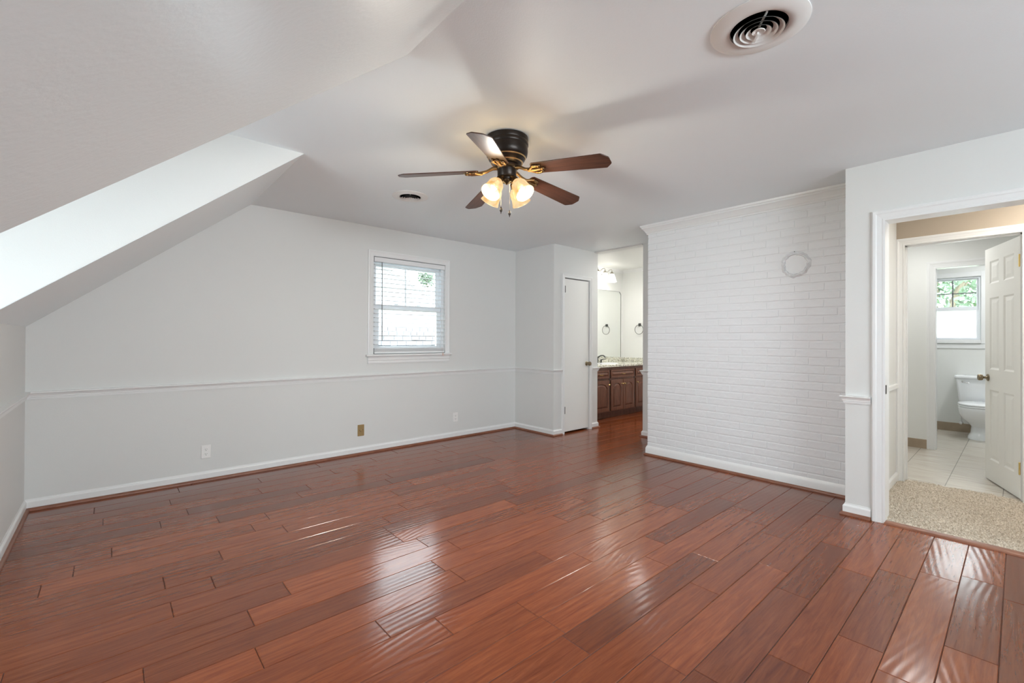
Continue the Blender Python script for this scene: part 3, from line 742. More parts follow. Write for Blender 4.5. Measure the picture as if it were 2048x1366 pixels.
for xx in (2.41, 2.69): wpart('sash_lock', MB().cbox(xx-.028, xx+.028, YB+.044, YB+.07, 1.605, 1.618, .004), 'vinyl', ls)
struct(w1, 'white double-hung gable window with bare upper grid', 'window')

bl = empty('window_blind', ((WX0+WX1)/2, YB+.012, WZ1-.004))
bl_parts = []
def bpart(nm, mb, m, par=None, **k):
    o = bl.location; mb.v = [(a-o.x, b-o.y, c-o.z) for a, b, c in mb.v]
    return mb.build(nm, M[m], par or bl, **k)
BX0, BX1 = WX0+.008, WX1-.008
bpart('head_rail', MB().cbox(BX0, BX1, YB-.012, YB+.028, 2.062, 2.112, .003), 'slat')
nsl = 19; ztop, zbot = 2.035, 1.165
for i in range(nsl):
    z = ztop-(ztop-zbot)*i/(nsl-1)
    if i == 0: nm = 'slat'
    xs = BX0+.004, BX1-.004
    mb = MB().prism([(YB-.012, z-.0015), (YB-.002, z+.0008), (YB+.008, z+.0014), (YB+.018, z+.0008), (YB+.028, z-.0015), (YB+.028, z-.0045), (YB+.018, z-.0022), (YB+.008, z-.0016), (YB-.002, z-.0022), (YB-.012, z-.0045)], 0, *xs)
    bpart('slat', mb, 'slat')
st = MB()
for i in range(6): st.cbox(BX0+.002, BX1-.002, YB-.012, YB+.028, 1.083+i*.0065, 1.0875+i*.0065, .0008)
bpart('stacked_slats', st, 'slat')
bpart('bottom_rail', MB().cbox(BX0+.002, BX1-.002, YB-.011, YB+.027, 1.060, 1.082, .003), 'slat')
lad = MB()
for xx in (BX0+.13, (BX0+BX1)/2, BX1-.13):
    for yy in (YB-.0125, YB+.0285): lad.tube([(xx, yy, 2.062), (xx, yy, 1.07)], .0007, 5)
bpart('ladder_cord', lad, 'slat')
bpart('tilt_wand', MB().tube([(2.205, YB-.022, 2.06), (2.208, YB-.024, 1.204)], .005, 8), 'wand')
lc = MB()
for dx in (-.006, .006): lc.tube([(2.975+dx, YB-.022, 2.06), (2.975+dx*.7, YB-.026, 1.06)], .0011, 6)
bpart('lift_cord', lc, 'slat')
tb = MB()
for dx in (-.006, .005):
    tb.M = Matrix.Translation((2.975+dx, YB-.052, 1.03)); tb.lathe([(0, .03), (.003, .028), (.0035, .015), (.0065, .0), (.006, -.004), (0, -.005)], 12)
tb.M = Matrix.Identity(4); tb.tube([(2.972, YB-.028, 1.12), (2.972, YB-.052, 1.055)], .001, 6)
bpart('cord_tassel', tb, 'tassel')
tag(bl, 'white slatted blind with open slats hanging in the gable window', 'window blind')

# ------------------------------------------------------------------ outlets
def outlet(x, z, label):
    o = empty('power_outlet', (x, YB, z))
    MB().cbox(-.035, .035, -.006, 0, -.057, .057, .003).build('wall_plate', M['plastic'], o)
    for dz in (.0195, -.0195):
        r = MB(); n = 24; poly = []
        for i in range(n):
            a = 2*PI*i/n; poly.append((max(-.0145, min(.0145, .0172*math.cos(a))), dz+.0145*math.sin(a)))
        r.prism(poly, 1, -.0085, -.005); rc = r.build('receptacle', M['plastic'], o)
        MB().box(-.0075, -.0052, -.0089, -.006, dz-.001, dz+.008).box(.0052, .0075, -.0089, -.006, dz-.001, dz+.0065).box(-.0025, .0025, -.0089, -.006, dz-.010, dz-.0055).build('slots', M['slot'], rc)
    sc = MB(); sc.M = axis_matrix((0, -.006, 0), (0, -1, 0)); sc.lathe([(.003, 0), (.0028, .0012), (0, .0015)], 12); sc.build('screw', M['plastic'], o)
    return tag(o, label, 'power outlet', 'duplex outlets on the gable wall')
outlet(0.612, 0.247, 'white duplex outlet low on the gable wall, nearest the knee wall')
outlet(3.192, 0.256, 'white duplex outlet low on the gable wall, right of the tan plate')
jp = empty('phone_jack', (1.984, YB, 0.251))
MB().cbox(-.036, .036, -.006, 0, -.060, .060, .003).build('wall_plate', M['brassplate'], jp)
mb = MB(); mb.M = axis_matrix((.004, -.006, -.004), (0, -1, 0)); mb.lathe([(.013, 0), (.013, .003), (.010, .005), (0, .005)], 20)
mb.build('jack_socket', M['brassplate'], jp)
MB().tube([(-.018, -.007, .008), (-.012, -.0085, -.006), (.0, -.009, -.014), (.014, -.0085, -.006), (.020, -.007, .010)], .0016, 6).build('jack_groove', M['slot'], jp)
tag(jp, 'tan brass jack plate low on the wall between two white outlets', 'wall plate')

# ------------------------------------------------------------------ ceiling vents
def vent(x, y, R, label, rz):
    o = empty('ceiling_vent', (x, y, H), rz)
    k = R/0.175
    MB().shell([(r*k, z*k) for r, z in [(.175, 0), (.175, -.004), (.160, -.010), (.135, -.015), (.116, -.016), (.103, -.011), (.101, -.002)]], 64).build('flange', M['vent'], o, smooth=30)
    for ra, rb, za, zb in ((.074, .091, -.012, -.024), (.052, .068, -.012, -.024), (.030, .046, -.012, -.024)):
        rg_ = MB(); rg_.shell([(ra*k, za*k), (rb*k, zb*k), ((rb-.001)*k, (zb-.0015)*k)], 56)
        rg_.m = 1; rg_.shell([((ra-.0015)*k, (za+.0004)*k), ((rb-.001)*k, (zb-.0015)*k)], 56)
        # the upper cone is the louvre's back, near black to paint in the gap's shade, the lower cone its white enamel face
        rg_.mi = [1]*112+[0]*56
        rg_.build('louvre_ring', [M['vent'], M['ring_shadow']], o, smooth=30)
    MB().lathe([(0.0001, -.008*k), (.010*k, -.010*k), (.024*k, -.022*k), (.022*k, -.024*k), (.010*k, -.017*k), (0.0001, -.016*k)], 32).build('centre_cone', M['vent'], o, smooth=40)
    MB().box(-.003*k, .003*k, -.094*k, .094*k, -.010*k, -.004*k).box(-.0035*k, .0035*k, .004*k, .056*k, -.029*k, -.018*k).build('spoke', M['vent'], o)
    MB().lathe([(.0001, -.0015), (.102*k, -.0015)], 32).build('duct_shadow_disc', M['black'], o)  # flat black disc under the ceiling, painting in the duct's darkness
    return tag(o, label, 'ceiling vent', 'round ceiling vents')
# ------------------------------------------------------------------ ceiling fan
FX, FY = 1.783, 2.062
fan = empty('ceiling_fan', (FX, FY, H))
def fz(z): return z-H
MB().lathe([(.118, 0), (.128, -.003), (.130, -.020), (.127, -.030), (.130, -.036), (.130, -.050), (.126, -.056), (.127, -.085), (.123, -.110), (.113, -.122), (.108, -.127), (.109, -.134), (.098, -.148), (.092, -.152), (.085, -.160), (.055, -.168), (0, -.168)], 56).build('motor_housing', M['bronze'], fan, smooth=35)
MB().lathe([(.1125, -.1215), (.1155, -.1225), (.1115, -.1285), (.108, -.1265)], 56, closed=True).lathe([(.0945, -.150), (.0985, -.1505), (.0945, -.156), (.089, -.154)], 56, closed=True).build('housing_band', M['gold'], fan, smooth=60)
MB().lathe([(.030, -.165), (.072, -.168), (.074, -.180), (.060, -.190), (.046, -.192), (0, -.192)], 40).build('flywheel', M['bronze'], fan, smooth=35)
sw = MB().lathe([(.050, -.180), (.057, -.185), (.057, -.228), (.051, -.238), (.036, -.243), (.033, -.252), (.037, -.256), (.032, -.266), (.012, -.274), (.006, -.280), (0, -.282)], 40).build('switch_cup', M['antique' if False else 'bronze'], fan, smooth=35)
BZ = -.199
def blade_mesh():
    mb = MB(); L0, L1 = .175, .645; w0, w1 = .052, .066; T = .0055
    out = [(L0, -w0+.012), (L0+.012, -w0), (L1-.040, -w1), (L1-.032, -w1+.003), (L1-.003, -w1+.034), (L1, -w1+.042), (L1, w1-.042), (L1-.003, w1-.034), (L1-.032, w1-.003), (L1-.040, w1), (L0+.012, w0), (L0, w0-.012)]
    n = len(out)
    # grain-long strips keep the blade a plain flat board with clipped corners
    mb.prism(out, 2, 0, T)
    return mb
def iron_mesh():
    mb = MB(); T = .005
    # arm from flywheel dropping to the blade, then an ornate three-lobed plate under the blade
    pts = []
    mb.tube([(.060, 0, .020), (.085, 0, .018), (.105, 0, .010), (.122, 0, .002), (.142, 0, -.002), (.170, 0, -.006)], [.012, .011, .0095, .0095, .010, .010], 12)
    for s in (-1, 0, 1):
        q = [(.150, 0, -.006), (.168, s*.012, -.007), (.188, s*.030, -.007), (.212, s*.034, -.007), (.236, s*.028, -.006)] if s else [(.150, 0, -.007), (.20, 0, -.009), (.252, 0, -.007)]
        mb.tube(q, [.010, .009, .0075, .0085, .005] if s else [.011, .010, .006], 10)
        e = q[-1]; mb.sphere((e[0]-.008, e[1], e[2]), .0115, 12, .75)
        if s: mb.sphere((.195, s*.033, -.007), .011, 12, .7)
    out = [(.160, -.012), (.185, -.040), (.205, -.026), (.245, -.034), (.232, -.012), (.262, 0), (.232, .012), (.245, .034), (.205, .026), (.185, .040), (.160, .012)]
    mb.prism(out, 2, -.004, .0)
    return mb
bm0, im0 = blade_mesh(), iron_mesh()
BA = [0.5+72*i for i in range(5)]
proto = None
for i, a in enumerate(BA):
    R4 = Matrix.Rotation(math.radians(a), 4, 'Z') @ Matrix.Translation((0, 0, BZ)) @ Matrix.Rotation(math.radians(5.3), 4, 'Y') @ Matrix.Rotation(math.radians(-12.5), 4, 'X')
    if i == 0:
        b0 = bm0.build('blade', M['blade'], fan, bevel=.0015); i0 = im0.build('blade_iron', M['antique'], b0, smooth=50); b0.matrix_local = R4
    else:
        b = b0.copy(); C.objects.link(b); b.parent = fan; b.matrix_local = R4
        q = i0.copy(); C.objects.link(q); q.parent = b
# light kit: four tilted alabaster bells
SA = [229+45+90*i+4 for i in range(4)]
first = None
for i, a in enumerate(SA):
    ar = math.radians(a); d = Vector((math.cos(ar), math.sin(ar), 0))
    ax = (d*0.62+Vector((0, 0, -0.785))).normalized()
    root = d*.036+Vector((0, 0, -.245))
    sock = d*.062+Vector((0, 0, -.262))
    arm = MB().tube([tuple(d*.030+Vector((0, 0, -.238))), tuple(d*.048+Vector((0, 0, -.244))), tuple(sock)], .011, 10)
    arm.M = axis_matrix(sock-ax*.008, ax)
    arm.lathe([(.0, -.004), (.016, 0), (.021, .006), (.0225, .024), (.0255, .030), (.024, .032), (0, .032)], 28)
    la = arm.build('lamp_arm', M['antique'], fan, smooth=40)
    sh = MB(); sh.M = axis_matrix(sock+ax*.018, ax)
    outp = [(.023, 0), (.027, .008), (.0385, .020), (.046, .036), (.0485, .054), (.0495, .072), (.0535, .092), (.0595, .108), (.0605, .1115)]
    inp = [(r-.003, z) for r, z in outp[::-1]]
    sh.lathe(outp+inp, 40, closed=True)
    so = sh.build('lamp_shade', M['shade'], la, smooth=50)
    bb = MB(); bb.M = axis_matrix(sock+ax*.030, ax); bb.lathe([(0, 0), (.012, .002), (.013, .018), (.020, .034), (.0215, .046), (.017, .060), (.008, .067), (0, .068)], 20)
    bb.build('bulb', M['bulb'], la, smooth=60)
    pl = bpy.data.lights.new('fan_lamp_light', 'POINT'); pl.energy = 15; pl.color = (1.0, 0.95, 0.87); pl.shadow_soft_size = 0.042
    po = bpy.data.objects.new('fan_lamp_light', pl); C.objects.link(po); po.location = Vector((FX, FY, H))+sock+ax*.108
for (px, py, zb) in ((-.035, .012, 1.992), (.006, -.020, 1.972)):
    mb = MB(); z0 = -.262; zt = fz(zb)+.03; n = 46
    for i in range(n):
        z = z0+(zt-z0)*i/(n-1); mb.sphere((px, py, z), .0016, 6)
    mb.tube([(px*.7, py*.7, -.26), (px, py, z0), (px, py, zt)], .0005, 5)
    ch = mb.build('pull_chain', M['chrome'], fan)
    fb = MB(); fb.M = Matrix.Translation((px, py, fz(zb))); fb.lathe([(0, .030), (.0035, .029), (.003, .025), (.0075, .019), (.0085, .010), (.0065, .001), (.003, -.003), (.0022, -.012), (0, -.014)], 16)
    fb.build('pull_fob', M['bronze'], ch, smooth=40)
tag(fan, 'dark bronze ceiling fan with five walnut blades and lit glass shades', 'ceiling fan')
vent(1.868, 0.672, 0.172, 'large round white ceiling vent nearest the camera', -0.92)
vent(1.897, 3.452, 0.150, 'small round white ceiling vent behind the fan', -0.5)

# ------------------------------------------------------------------ painted-over flue ring on the bricks
fl = empty('flue_cover', (XBR, 1.249, 1.862))
rg = random.Random(2); ph = [rg.uniform(0, 6.28) for _ in range(12)]
def wob(a, j, r, z):
    k = 1+.035*math.sin(3*a+ph[0])+.02*math.sin(7*a+ph[1])+.018*math.sin(13*a+ph[2])+.012*math.sin(21*a+ph[3])
    zz = z*(1+.30*math.sin(5*a+ph[4])+.25*math.sin(11*a+ph[5]+r*90)+.2*math.sin(17*a+ph[6]))
    return r*k, zz
mb = MB(); mb.M = Matrix.Rotation(-PI/2, 4, 'Y')
mb.lathe([(.078, -.012), (.079, .006), (.083, .012), (.088, .008), (.094, .0135), (.101, .006), (.110, .0015), (.116, -.010)], 90, closed=True, wob=wob)
mb.build('plaster_rim', M['brick'], fl, smooth=60)
mb = MB(); mb.M = Matrix.Rotation(-PI/2, 4, 'Y'); mb.lathe([(.084, -.012), (.084, .0022), (0.0001, .0022)], 48); mb.build('cover_disc', M['brick'], fl)
mb = MB(); mb.M = axis_matrix((-.006, .003, .102), (-1, 0, .2)); mb.lathe([(.0014, 0), (.0014, .012), (.0030, .012), (.0030, .014), (0, .0145)], 10); mb.build('nail', M['slot'], fl)
tag(fl, 'white painted-over round flue cover with rough plaster rim on bricks', 'flue cover')

# ------------------------------------------------------------------ vanity room
VX0, VX1, VY, VB = XO+0.002, 6.948, 4.235, 4.798
vc = empty('vanity_cabinet', (5.9, 4.5, 0))
def vpart(nm, mb, m, par=None, **k):
    mb.v = [(a-5.9, b-4.5, c) for a, b, c in mb.v]
    return mb.build(nm, M[m], par or vc, **k)
vpart('body', MB().box(VX0, VX1, VY+.004, VB, .095, .795), 'cabinet')
vpart('toe_kick', MB().box(VX0, VX1, VY+.075, VB, 0, .095), 'cabinet')
def rpanel(x0, x1, z0, z1, arch=False):
    """overlay front with a raised centre panel; cathedral arch on doors"""
    mb = MB(); T = .018; y = VY-T; mb.cbox(x0, x1, y, VY+.003, z0, z1, .003)
    fr = .052 if arch else .026
    a, b, c, d = x0+fr, x1-fr, z0+fr, z1-fr
    def outline(ins):
        xa, xb, za, zb = a+ins, b-ins, c+ins, d-ins
        pts = [(xa, za), (xb, za)]
        if arch:
            hw = (xb-xa)/2; sp = zb-.050; n = 14
            pts.append((xb, sp-.012))
            for i in range(n+1):
                t_ = PI*i/n; pts.append((xa+hw+hw*.86*math.cos(t_), sp+(.050)*math.sin(t_)))
            pts.append((xa, sp-.012))
        else: pts += [(xb, zb), (xa, zb)]
        return pts
    rings = [(0, -.0005), (.006, .010), (.011, .010), (.030, -.0015), (.034, -.0015)]
    vs = []; n = len(outline(0))
    for ins, dep in rings: vs += [(px, y+dep, pz) for px, pz in outline(ins)]
    fs = [(k*n+i, k*n+(i+1) % n, (k+1)*n+(i+1) % n, (k+1)*n+i) for k in range(len(rings)-1) for i in range(n)]
    fs.append(tuple((len(rings)-1)*n+i for i in range(n)))
    # cut the plain front: replace the big front face by a frame around the outline
    base = len(mb.v); mb.add(vs, fs)
    front = [q for q in mb.f if len(q) == 4 and all(abs(mb.v[i][1]-y) < 1e-6 for i in q)]
    for q in front:
        k = mb.f.index(q); mb.f.pop(k); mb.mi.pop(k)
    cor = sorted(set(i for q in front for i in q if i < base), key=lambda i: math.atan2(mb.v[i][2]-(z0+z1)/2, mb.v[i][0]-(x0+x1)/2))
    # cor order: bottom-left, bottom-right, top-right, top-left
    o = [base+i for i in range(n)]
    if arch:
        mb.f += [(cor[0], cor[1], o[1], o[0]), (cor[1], cor[2], o[2], o[1]), tuple([cor[2], cor[3], o[-1]]+[o[i] for i in range(n-2, 1, -1)]), (cor[3], cor[0], o[0], o[-1])]
    else:
        mb.f += [(cor[i], cor[(i+1) % 4], o[(i+1) % 4], o[i]) for i in range(4)]
    mb.mi += [0]*4
    return mb
def cab_knob(x, z, par):
    mb = MB(); mb.M = axis_matrix((x, VY-.018, z), (0, -1, 0)); mb.lathe([(.008, 0), (.005, .004), (.005, .010), (.012, .016), (.013, .021), (.009, .026), (0, .027)], 16)
    vpart('knob', mb, 'brightbrass', par, smooth=40)
for x0, x1, kx in ((5.33, 5.768, 5.742), (5.808, 6.124, 6.098), (6.132, 6.450, 6.158), (6.493, 6.90, 6.52)):
    dd = vpart('door', rpanel(x0, x1, .115, .595, True), 'cabinet'); cab_knob(kx, .525, dd)
for x0, x1 in ((5.33, 5.768), (5.808, 6.450), (6.493, 6.90)):
    dd = vpart('drawer', rpanel(x0, x1, .625, .752), 'cabinet')
    xm = (x0+x1)/2+.0; y = VY-.018
    vpart('pull_handle', MB().tube([(xm-.045, y, .688), (xm-.043, y-.016, .687), (xm-.025, y-.024, .683), (xm, y-.026, .681), (xm+.025, y-.024, .683), (xm+.043, y-.016, .687), (xm+.045, y, .688)], [.006, .004, .0035, .0045, .0035, .004, .006], 8), 'brightbrass', dd, smooth=40)
for xx in (5.788, 6.4715): vpart('stile_gap', MB().box(xx-.014, xx+.014, VY-.001, VY+.01, .115, .752), 'slot')
tag(vc, 'dark cherry bathroom vanity cabinet with arched door panels', 'cabinet')
ct = empty('vanity_countertop', (5.9, 4.5, .795))
def cpart(nm, mb, m, **k):
    mb.v = [(a-5.9, b-4.5, c-.795) for a, b, c in mb.v]; return mb.build(nm, M[m], ct, **k)
cpart('slab', MB().cbox(VX0, VX1, VY-.032, VB, .796, .835, .006), 'granite')
cpart('backsplash', MB().cbox(VX0, VX1-.021, VB-.02, VB, .835, .905, .002).cbox(VX1-.02, VX1, VY-.01, VB, .835, .905, .002), 'granite')
sk = MB(); sk.M = Matrix.Translation((6.05, 4.47, .8355)); sk.lathe([(.215, 0), (.205, .006), (.19, .002), (.12, .0015), (.0001, .0012)], 40)
sk.v = [(6.05+(a-6.05), 4.47+(b-4.47)*.75, c) for a, b, c in sk.v]
cpart('sink_basin', sk, 'porcelain', smooth=40)
tag(ct, 'pale speckled granite countertop on the dark vanity', 'countertop')
fc = empty('sink_faucet', (6.06, 4.68, .835))
MB().lathe([(.030, 0), (.030, .006), (.020, .012), (.016, .02), (.016, .085), (.020, .09), (.014, .105), (0, .11)], 20).build('body', M['iron'], fc, smooth=40)
MB().tube([(0, 0, .075), (.004, -.03, .108), (.008, -.07, .125), (.012, -.11, .128), (.014, -.14, .112), (.015, -.15, .092)], [.011, .011, .010, .010, .010, .011], 12).build('spout', M['iron'], fc, smooth=60)
for sx in (-.10, .10):
    mb = MB(); mb.M = Matrix.Translation((sx, 0, 0)); mb.lathe([(.024, 0), (.024, .006), (.015, .012), (.013, .045), (.016, .05), (0, .055)], 18); mb.M = Matrix.Identity(4)
    mb.tube([(sx, 0, .05), (sx+.02, -.03, .062), (sx+.03, -.075, .066)], [.007, .006, .005], 8)
    mb.build('handle', M['iron'], fc, smooth=40)
tag(fc, 'dark metal arched faucet on the granite vanity top', 'faucet')
# mirror
mr = empty('wall_mirror', (6.0, 4.8, 1.5))
mx1, mz0, mz1, nt_ = 6.885, .908, 2.085, .045
poly = [(XO+.01, mz0), (mx1, mz0), (mx1, mz1-nt_), (mx1-nt_, mz1), (XO+.01, mz1)]
mb = MB().prism([(a-6.0, b-1.5) for a, b in poly], 1, -.006, -.001); mb.build('mirror_glass', M['mirror'], mr)
eg = MB()
def strip(a, b, wd, y0=-.008, y1=-.001):
    a = Vector((a[0]-6.0, a[1]-1.5)); b = Vector((b[0]-6.0, b[1]-1.5)); d = (b-a).normalized(); n = Vector((-d.y, d.x))*wd/2
    eg.prism([tuple(a+n), tuple(b+n), tuple(b-n), tuple(a-n)], 1, y0, y1)
strip((mx1, mz0), (mx1, mz1-nt_), .010); strip((mx1, mz1-nt_), (mx1-nt_, mz1), .012); strip((mx1-nt_, mz1), (XO+.01, mz1), .004)
eg.build('mirror_edge', M['mirroredge'], mr)
tag(mr, 'wide frameless mirror with a clipped corner above the vanity', 'mirror')
# vanity light bar
vl = empty('vanity_light', (6.1, 4.8, 2.33))
MB().cbox(-.58, .36, -.022, -.001, -.045, .015, .006).build('back_plate', M['nickel'], vl)
for x in (6.005, 6.20, 6.395):
    dx = x-6.1+.02
    am = MB().tube([(dx-.055, -.02, -.02), (dx-.055, -.05, .0), (dx-.050, -.09, .055), (dx-.035, -.125, .088), (dx-.012, -.145, .098), (dx, -.15, .085), (dx, -.15, .055)], .0055, 10)
    am.M = Matrix.Translation((dx, -.15, .02)); am.lathe([(0, .045), (.010, .042), (.016, .032), (.034, .010), (.036, .0), (0, .0)], 24)
    am.M = axis_matrix((dx-.055, -.02, -.02), (0, -.35, -1)); am.lathe([(.0, -.03), (.016, -.012), (.016, 0), (.010, .025), (.004, .05), (0, .055)], 16)
    ao = am.build('lamp_arm', M['nickel'], vl, smooth=40)
    sh = MB(); sh.M = Matrix.Translation((dx, -.15, -.115)); op = [(.078, 0), (.070, .03), (.058, .075), (.045, .11), (.036, .135)]
    sh.lathe(op+[(r-.004, z) for r, z in op[::-1]], 32, closed=True); sh.build('lamp_shade', M['vanitybulb'], ao, smooth=50)
tag(vl, 'nickel vanity light bar with lit white glass shades', 'wall light')
# towel ring on the side wall
tr = empty('towel_ring', (6.95, 4.44, 1.49))
MB().cbox(-.014, 0, -.024, .024, -.024, .024, .003).cbox(-.034, -.012, -.012, .012, -.016, .010, .003).build('wall_mount', M['iron'], tr)
MB().tube([(-.030, .082*math.sin(2*PI*i/40), -.082-.004+.082*math.cos(2*PI*i/40)) for i in range(40)], .0042, 8, closed=True).build('ring', M['iron'], tr, smooth=60)
tag(tr, 'dark metal towel ring on the vanity room side wall', 'towel ring')

# ------------------------------------------------------------------ toilet
TY = 0.33
to = empty('toilet', (8.2, TY, 0.006))
def superell(cx, rx_f, rx_b, ry, z, n=36, e=2.3):
    pts = []
    for i in range(n):
        a = 2*PI*i/n; c, s_ = math.cos(a), math.sin(a)
        rx = rx_b if c > 0 else rx_f
        pts.append((cx+rx*math.copysign(abs(c)**(2/e), c), ry*math.copysign(abs(s_)**(2/e), s_), z))
    return pts
def loft(rings, cap0=True, cap1=True):
    mb = MB(); n = len(rings[0]); vs = [q for r in rings for q in r]
    fs = [(k*n+i, k*n+(i+1) % n, (k+1)*n+(i+1) % n, (k+1)*n+i) for k in range(len(rings)-1) for i in range(n)]
    if cap0: fs.append(tuple(range(n-1, -1, -1)))
    if cap1: fs.append(tuple((len(rings)-1)*n+i for i in range(n)))
    mb.add(vs, fs); return mb
# local x: +x towards the back wall (at x = 0.35)
bowl = loft([superell(-.06, .20, .24, .115, 0.0), superell(-.06, .195, .235, .110, .03), superell(-.05, .165, .22, .088, .07), superell(-.045, .155, .215, .082, .15), superell(-.06, .19, .225, .118, .20),
             superell(-.10, .235, .272, .166, .25), superell(-.13, .265, .28, .187, .31), superell(-.14, .275, .285, .192, .37), superell(-.14, .28, .285, .196, .395), superell(-.14, .275, .28, .19, .402)])
bo = bowl.build('bowl', M['porcelain'], to, smooth=50)
st_ = loft([superell(-.14, .277, .20, .190, .404), superell(-.14, .283, .205, .196, .408), superell(-.14, .283, .205, .196, .420), superell(-.14, .278, .20, .192, .425)])
st_.build('seat', M['porcelain'], to, smooth=50)
lid = loft([superell(-.14, .280, .205, .193, .429), superell(-.14, .285, .21, .198, .434), superell(-.14, .283, .208, .196, .444), superell(-.14, .262, .19, .178, .452), superell(-.13, .15, .12, .10, .456)])
lid.build('seat_lid', M['porcelain'], to, smooth=50)
def rrect(x0, x1, hy, z, r=.025, n=6):
    pts = []
    for cx_, cy_, a0 in ((x1-r, hy-r, 0), (x0+r, hy-r, PI/2), (x0+r, -hy+r, PI), (x1-r, -hy+r, 1.5*PI)):
        for i in range(n+1): a = a0+PI/2*i/n; pts.append((cx_+r*math.cos(a), cy_+r*math.sin(a), z))
    return pts
loft([rrect(.135, .34, .190, .385), rrect(.125, .342, .205, .41), rrect(.110, .345, .222, .60), rrect(.105, .345, .230, .728)]).build('tank', M['porcelain'], to, smooth=50)
loft([rrect(.092, .346, .240, .730), rrect(.086, .347, .246, .738), rrect(.086, .347, .246, .760), rrect(.094, .345, .240, .770)]).build('tank_lid', M['porcelain'], to, smooth=40)
fh = MB(); fh.M = axis_matrix((.107, .165, .69), (-1, 0, 0)); fh.lathe([(.014, 0), (.013, .006), (.006, .01), (.006, .02), (0, .02)], 16); fh.M = Matrix.Identity(4)
fh.tube([(.09, .165, .69), (.083, .14, .685), (.08, .105, .678)], [.006, .005, .006], 8); fh.build('flush_lever', M['chrome'], to, smooth=40)
mb = MB().tube([(.33, .185, .13), (.27, .185, .13)], .009, 10).tube([(.275, .185, .125), (.275, .187, .18), (.265, .190, .27), (.26, .195, .39)], .006, 8)
mb.M = axis_matrix((.275, .185, .13), (-.6, .2, 0)); mb.lathe([(.012, -.015), (.016, 0), (.012, .018), (.018, .022), (.018, .032), (0, .034)], 12); mb.build('supply_valve', M['chrome'], to, smooth=40)
tag(to, 'white toilet with closed lid below the small bathroom window', 'toilet')

# ------------------------------------------------------------------ toilet room window
w2 = empty('window_2', (CX, (v0+v1)/2, vz0))
def w2p(nm, mb, m, par=None):
    mb.v = [(a-CX, b-(v0+v1)/2, c-vz0) for a, b, c in mb.v]; return mb.build(nm, M[m], par or w2)
for ya, yb in ((v0-.062, v0), (v1, v1+.062)): w2p('casing_leg', MB().cbox(CX-.016, CX, ya, yb, vz0-.05, vz1+.062, .003), 'trim')
w2p('casing_head', MB().cbox(CX-.017, CX, v0, v1, vz1, vz1+.062, .003), 'trim')
w2p('window_stool', MB().cbox(CX-.03, CX+.02, v0-.0, v1+.0, vz0-.045, vz0-.0, .003), 'trim')
w2p('apron', MB().cbox(CX-.012, CX, v0-.06, v1+.06, vz0-.115, vz0-.052, .003), 'trim')
w2p('frame', MB().box(CX+.02, CX+.09, v0, v0+.022, vz0, vz1).box(CX+.02, CX+.09, v1-.022, v1, vz0, vz1).box(CX+.02, CX+.09, v0+.022, v1-.022, vz1-.022, vz1).box(CX+.02, CX+.09, v0+.022, v1-.022, vz0, vz0+.015), 'vinyl')
u2 = w2p('upper_sash', MB().box(CX+.06, CX+.08, v0+.022, v0+.045, 1.64, vz1-.022).box(CX+.06, CX+.08, v1-.045, v1-.022, 1.64, vz1-.022).box(CX+.06, CX+.08, v0+.045, v1-.045, 1.64, 1.69).box(CX+.06, CX+.08, v0+.045, v1-.045, vz1-.038, vz1-.022), 'vinyl')
w2p('pane', MB().box(CX+.068, CX+.071, v0+.04, v1-.04, 1.685, vz1-.03), 'glass', u2)
w2p('muntin', MB().box(CX+.058, CX+.066, .604, .618, 1.69, vz1-.038).box(CX+.058, CX+.066, v0+.045, v1-.045, 1.862, 1.876), 'hinge' if False else 'wand', u2)
l2 = w2p('lower_sash', MB().box(CX+.035, CX+.055, v0+.022, v0+.045, vz0+.015, 1.68).box(CX+.035, CX+.055, v1-.045, v1-.022, vz0+.015, 1.68).box(CX+.035, CX+.055, v0+.045, v1-.045, 1.636, 1.68).box(CX+.035, CX+.055, v0+.045, v1-.045, vz0+.015, vz0+.03), 'vinyl')
w2p('frosted_pane', MB().box(CX+.043, CX+.046, v0+.04, v1-.04, vz0+.025, 1.64), 'frost', l2)
struct(w2, 'small white window with frosted lower pane above the toilet', 'window')

# ------------------------------------------------------------------ outdoors
struct(MB().box(-40, 60, 5.2, 70, -3.2, -3.0).box(9.2, 60, -40, 5.2, -3.2, -3.0).build('ground', M['lawn']), 'lawn far below the upstairs windows', 'lawn')
hs = empty('neighbour_house', (5.35, 12.5, -3.0))
gb = MB().prism([(-5.5, 0), (5.5, 0), (5.5, 4.2), (0, 6.85), (-5.5, 4.2)], 1, 0.6, 8)
for k in range(34): gb.prism([(-5.5, .2*k), (5.5, .2*k), (5.5, .2*k+.19), (-5.5, .2*k+.19)], 1, 0.585, 0.6) if .2*k < 4.0 else None
gb.build('walls', M['siding'], hs)
MB().prism([(-5.8, 4.06), (0, 6.86), (5.8, 4.06), (5.8, 4.15), (0, 6.98), (-5.8, 4.15)], 1, 0.585, 8.2).build('gable_roof', M['siding'], hs)
rf = MB(); rg = random.Random(4)
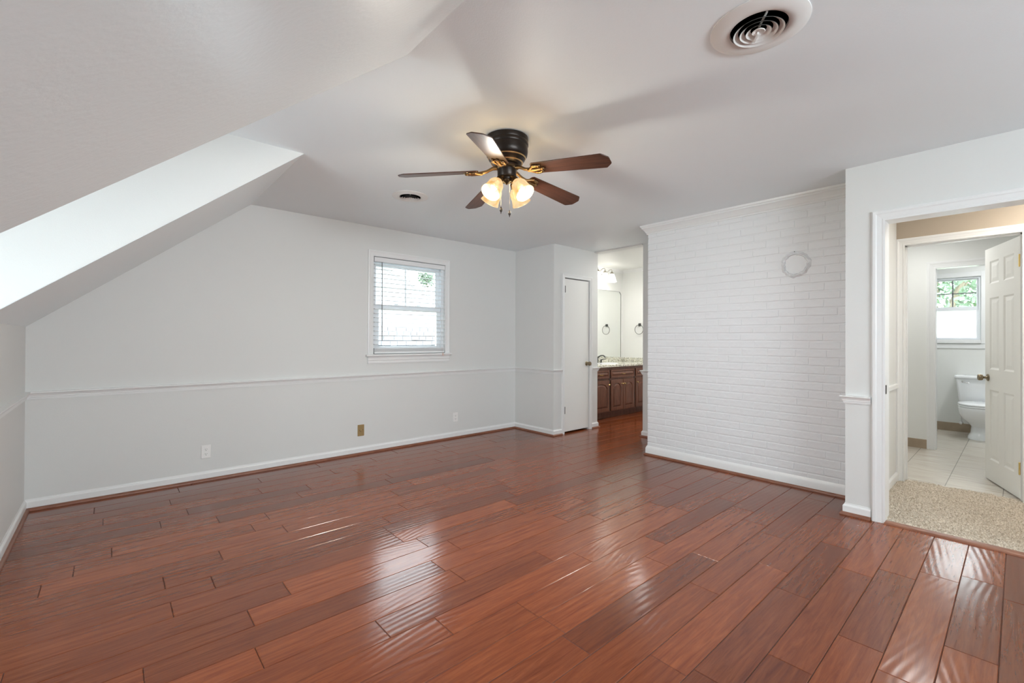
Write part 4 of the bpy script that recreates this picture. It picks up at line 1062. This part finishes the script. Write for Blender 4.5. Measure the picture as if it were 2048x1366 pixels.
for k in range(6):
    y0 = -1.5+k*.34; z0 = 3.75+k*.14; x = -5.2
    while x < 5.2:
        wd = rg.uniform(.2, .34); rf.box(x, min(5.2, x+wd-.012), y0, y0+.40, z0+rg.uniform(0, .015), z0+.13); x += wd
rf.box(-5.1, 5.1, -1.35, .58, 3.55, 3.75)
rf.build('porch_roof', M['roof'], hs)
for xx in (-5.0, 4.8): MB().box(xx, xx+.2, -1.2, -1.0, 0, 3.55).build('porch_post', M['siding'], hs)
tag(hs, 'grey neighbouring house with shingled porch roof seen through the gable window', 'house')
def leafy(name, loc, R, n, m, label, seed, h):
    rg = random.Random(seed); o = empty(name, loc); mb = MB()
    for _ in range(n):
        d = Vector((rg.gauss(0, 1), rg.gauss(0, 1), rg.gauss(0, .8))).normalized()*R*rg.random()**.4
        c = d+Vector((0, 0, h)); s_ = 0.085*rg.uniform(.7, 1.5)
        u = Vector((rg.gauss(0, 1), rg.gauss(0, 1), rg.gauss(0, 1))).normalized(); v = u.orthogonal().normalized()
        mb.add([tuple(c-u*s_), tuple(c+v*s_*.5), tuple(c+u*s_), tuple(c-v*s_*.5)], [(0, 1, 2, 3)])
    mb.build('foliage', M[m], o, recalc=False)
    tk = MB().tube([(0, 0, 0), (.1*R, .05*R, h*.4), (0, 0, h*.75), (.05*R, 0, h+R*.4)], [R*.11, R*.08, R*.06, R*.02], 8)
    for i in range(6):
        a = i*1.05; tk.tube([(0, 0, h*.7), (R*.4*math.cos(a), R*.4*math.sin(a), h+R*.1), (R*.75*math.cos(a), R*.75*math.sin(a), h+R*.35)], [R*.04, R*.025, R*.01], 6)
    tk.build('trunk', M['bark'], o)
    return tag(o, label, 'tree')
leafy('tree', (14.0, 23.4, -3.0), 0.58, 800, 'leafpale', 'green tree top seen through the upper right of the gable window', 1, 7.85)
leafy('tree', (17.0, 1.6, -3.0), 2.2, 4200, 'leafpale', 'pale green tree filling the left of the small bathroom window', 2, 6.0)
leafy('tree', (23.5, -0.3, -3.0), 2.0, 3600, 'leaf', 'darker green tree at the right of the small bathroom window', 3, 6.9)
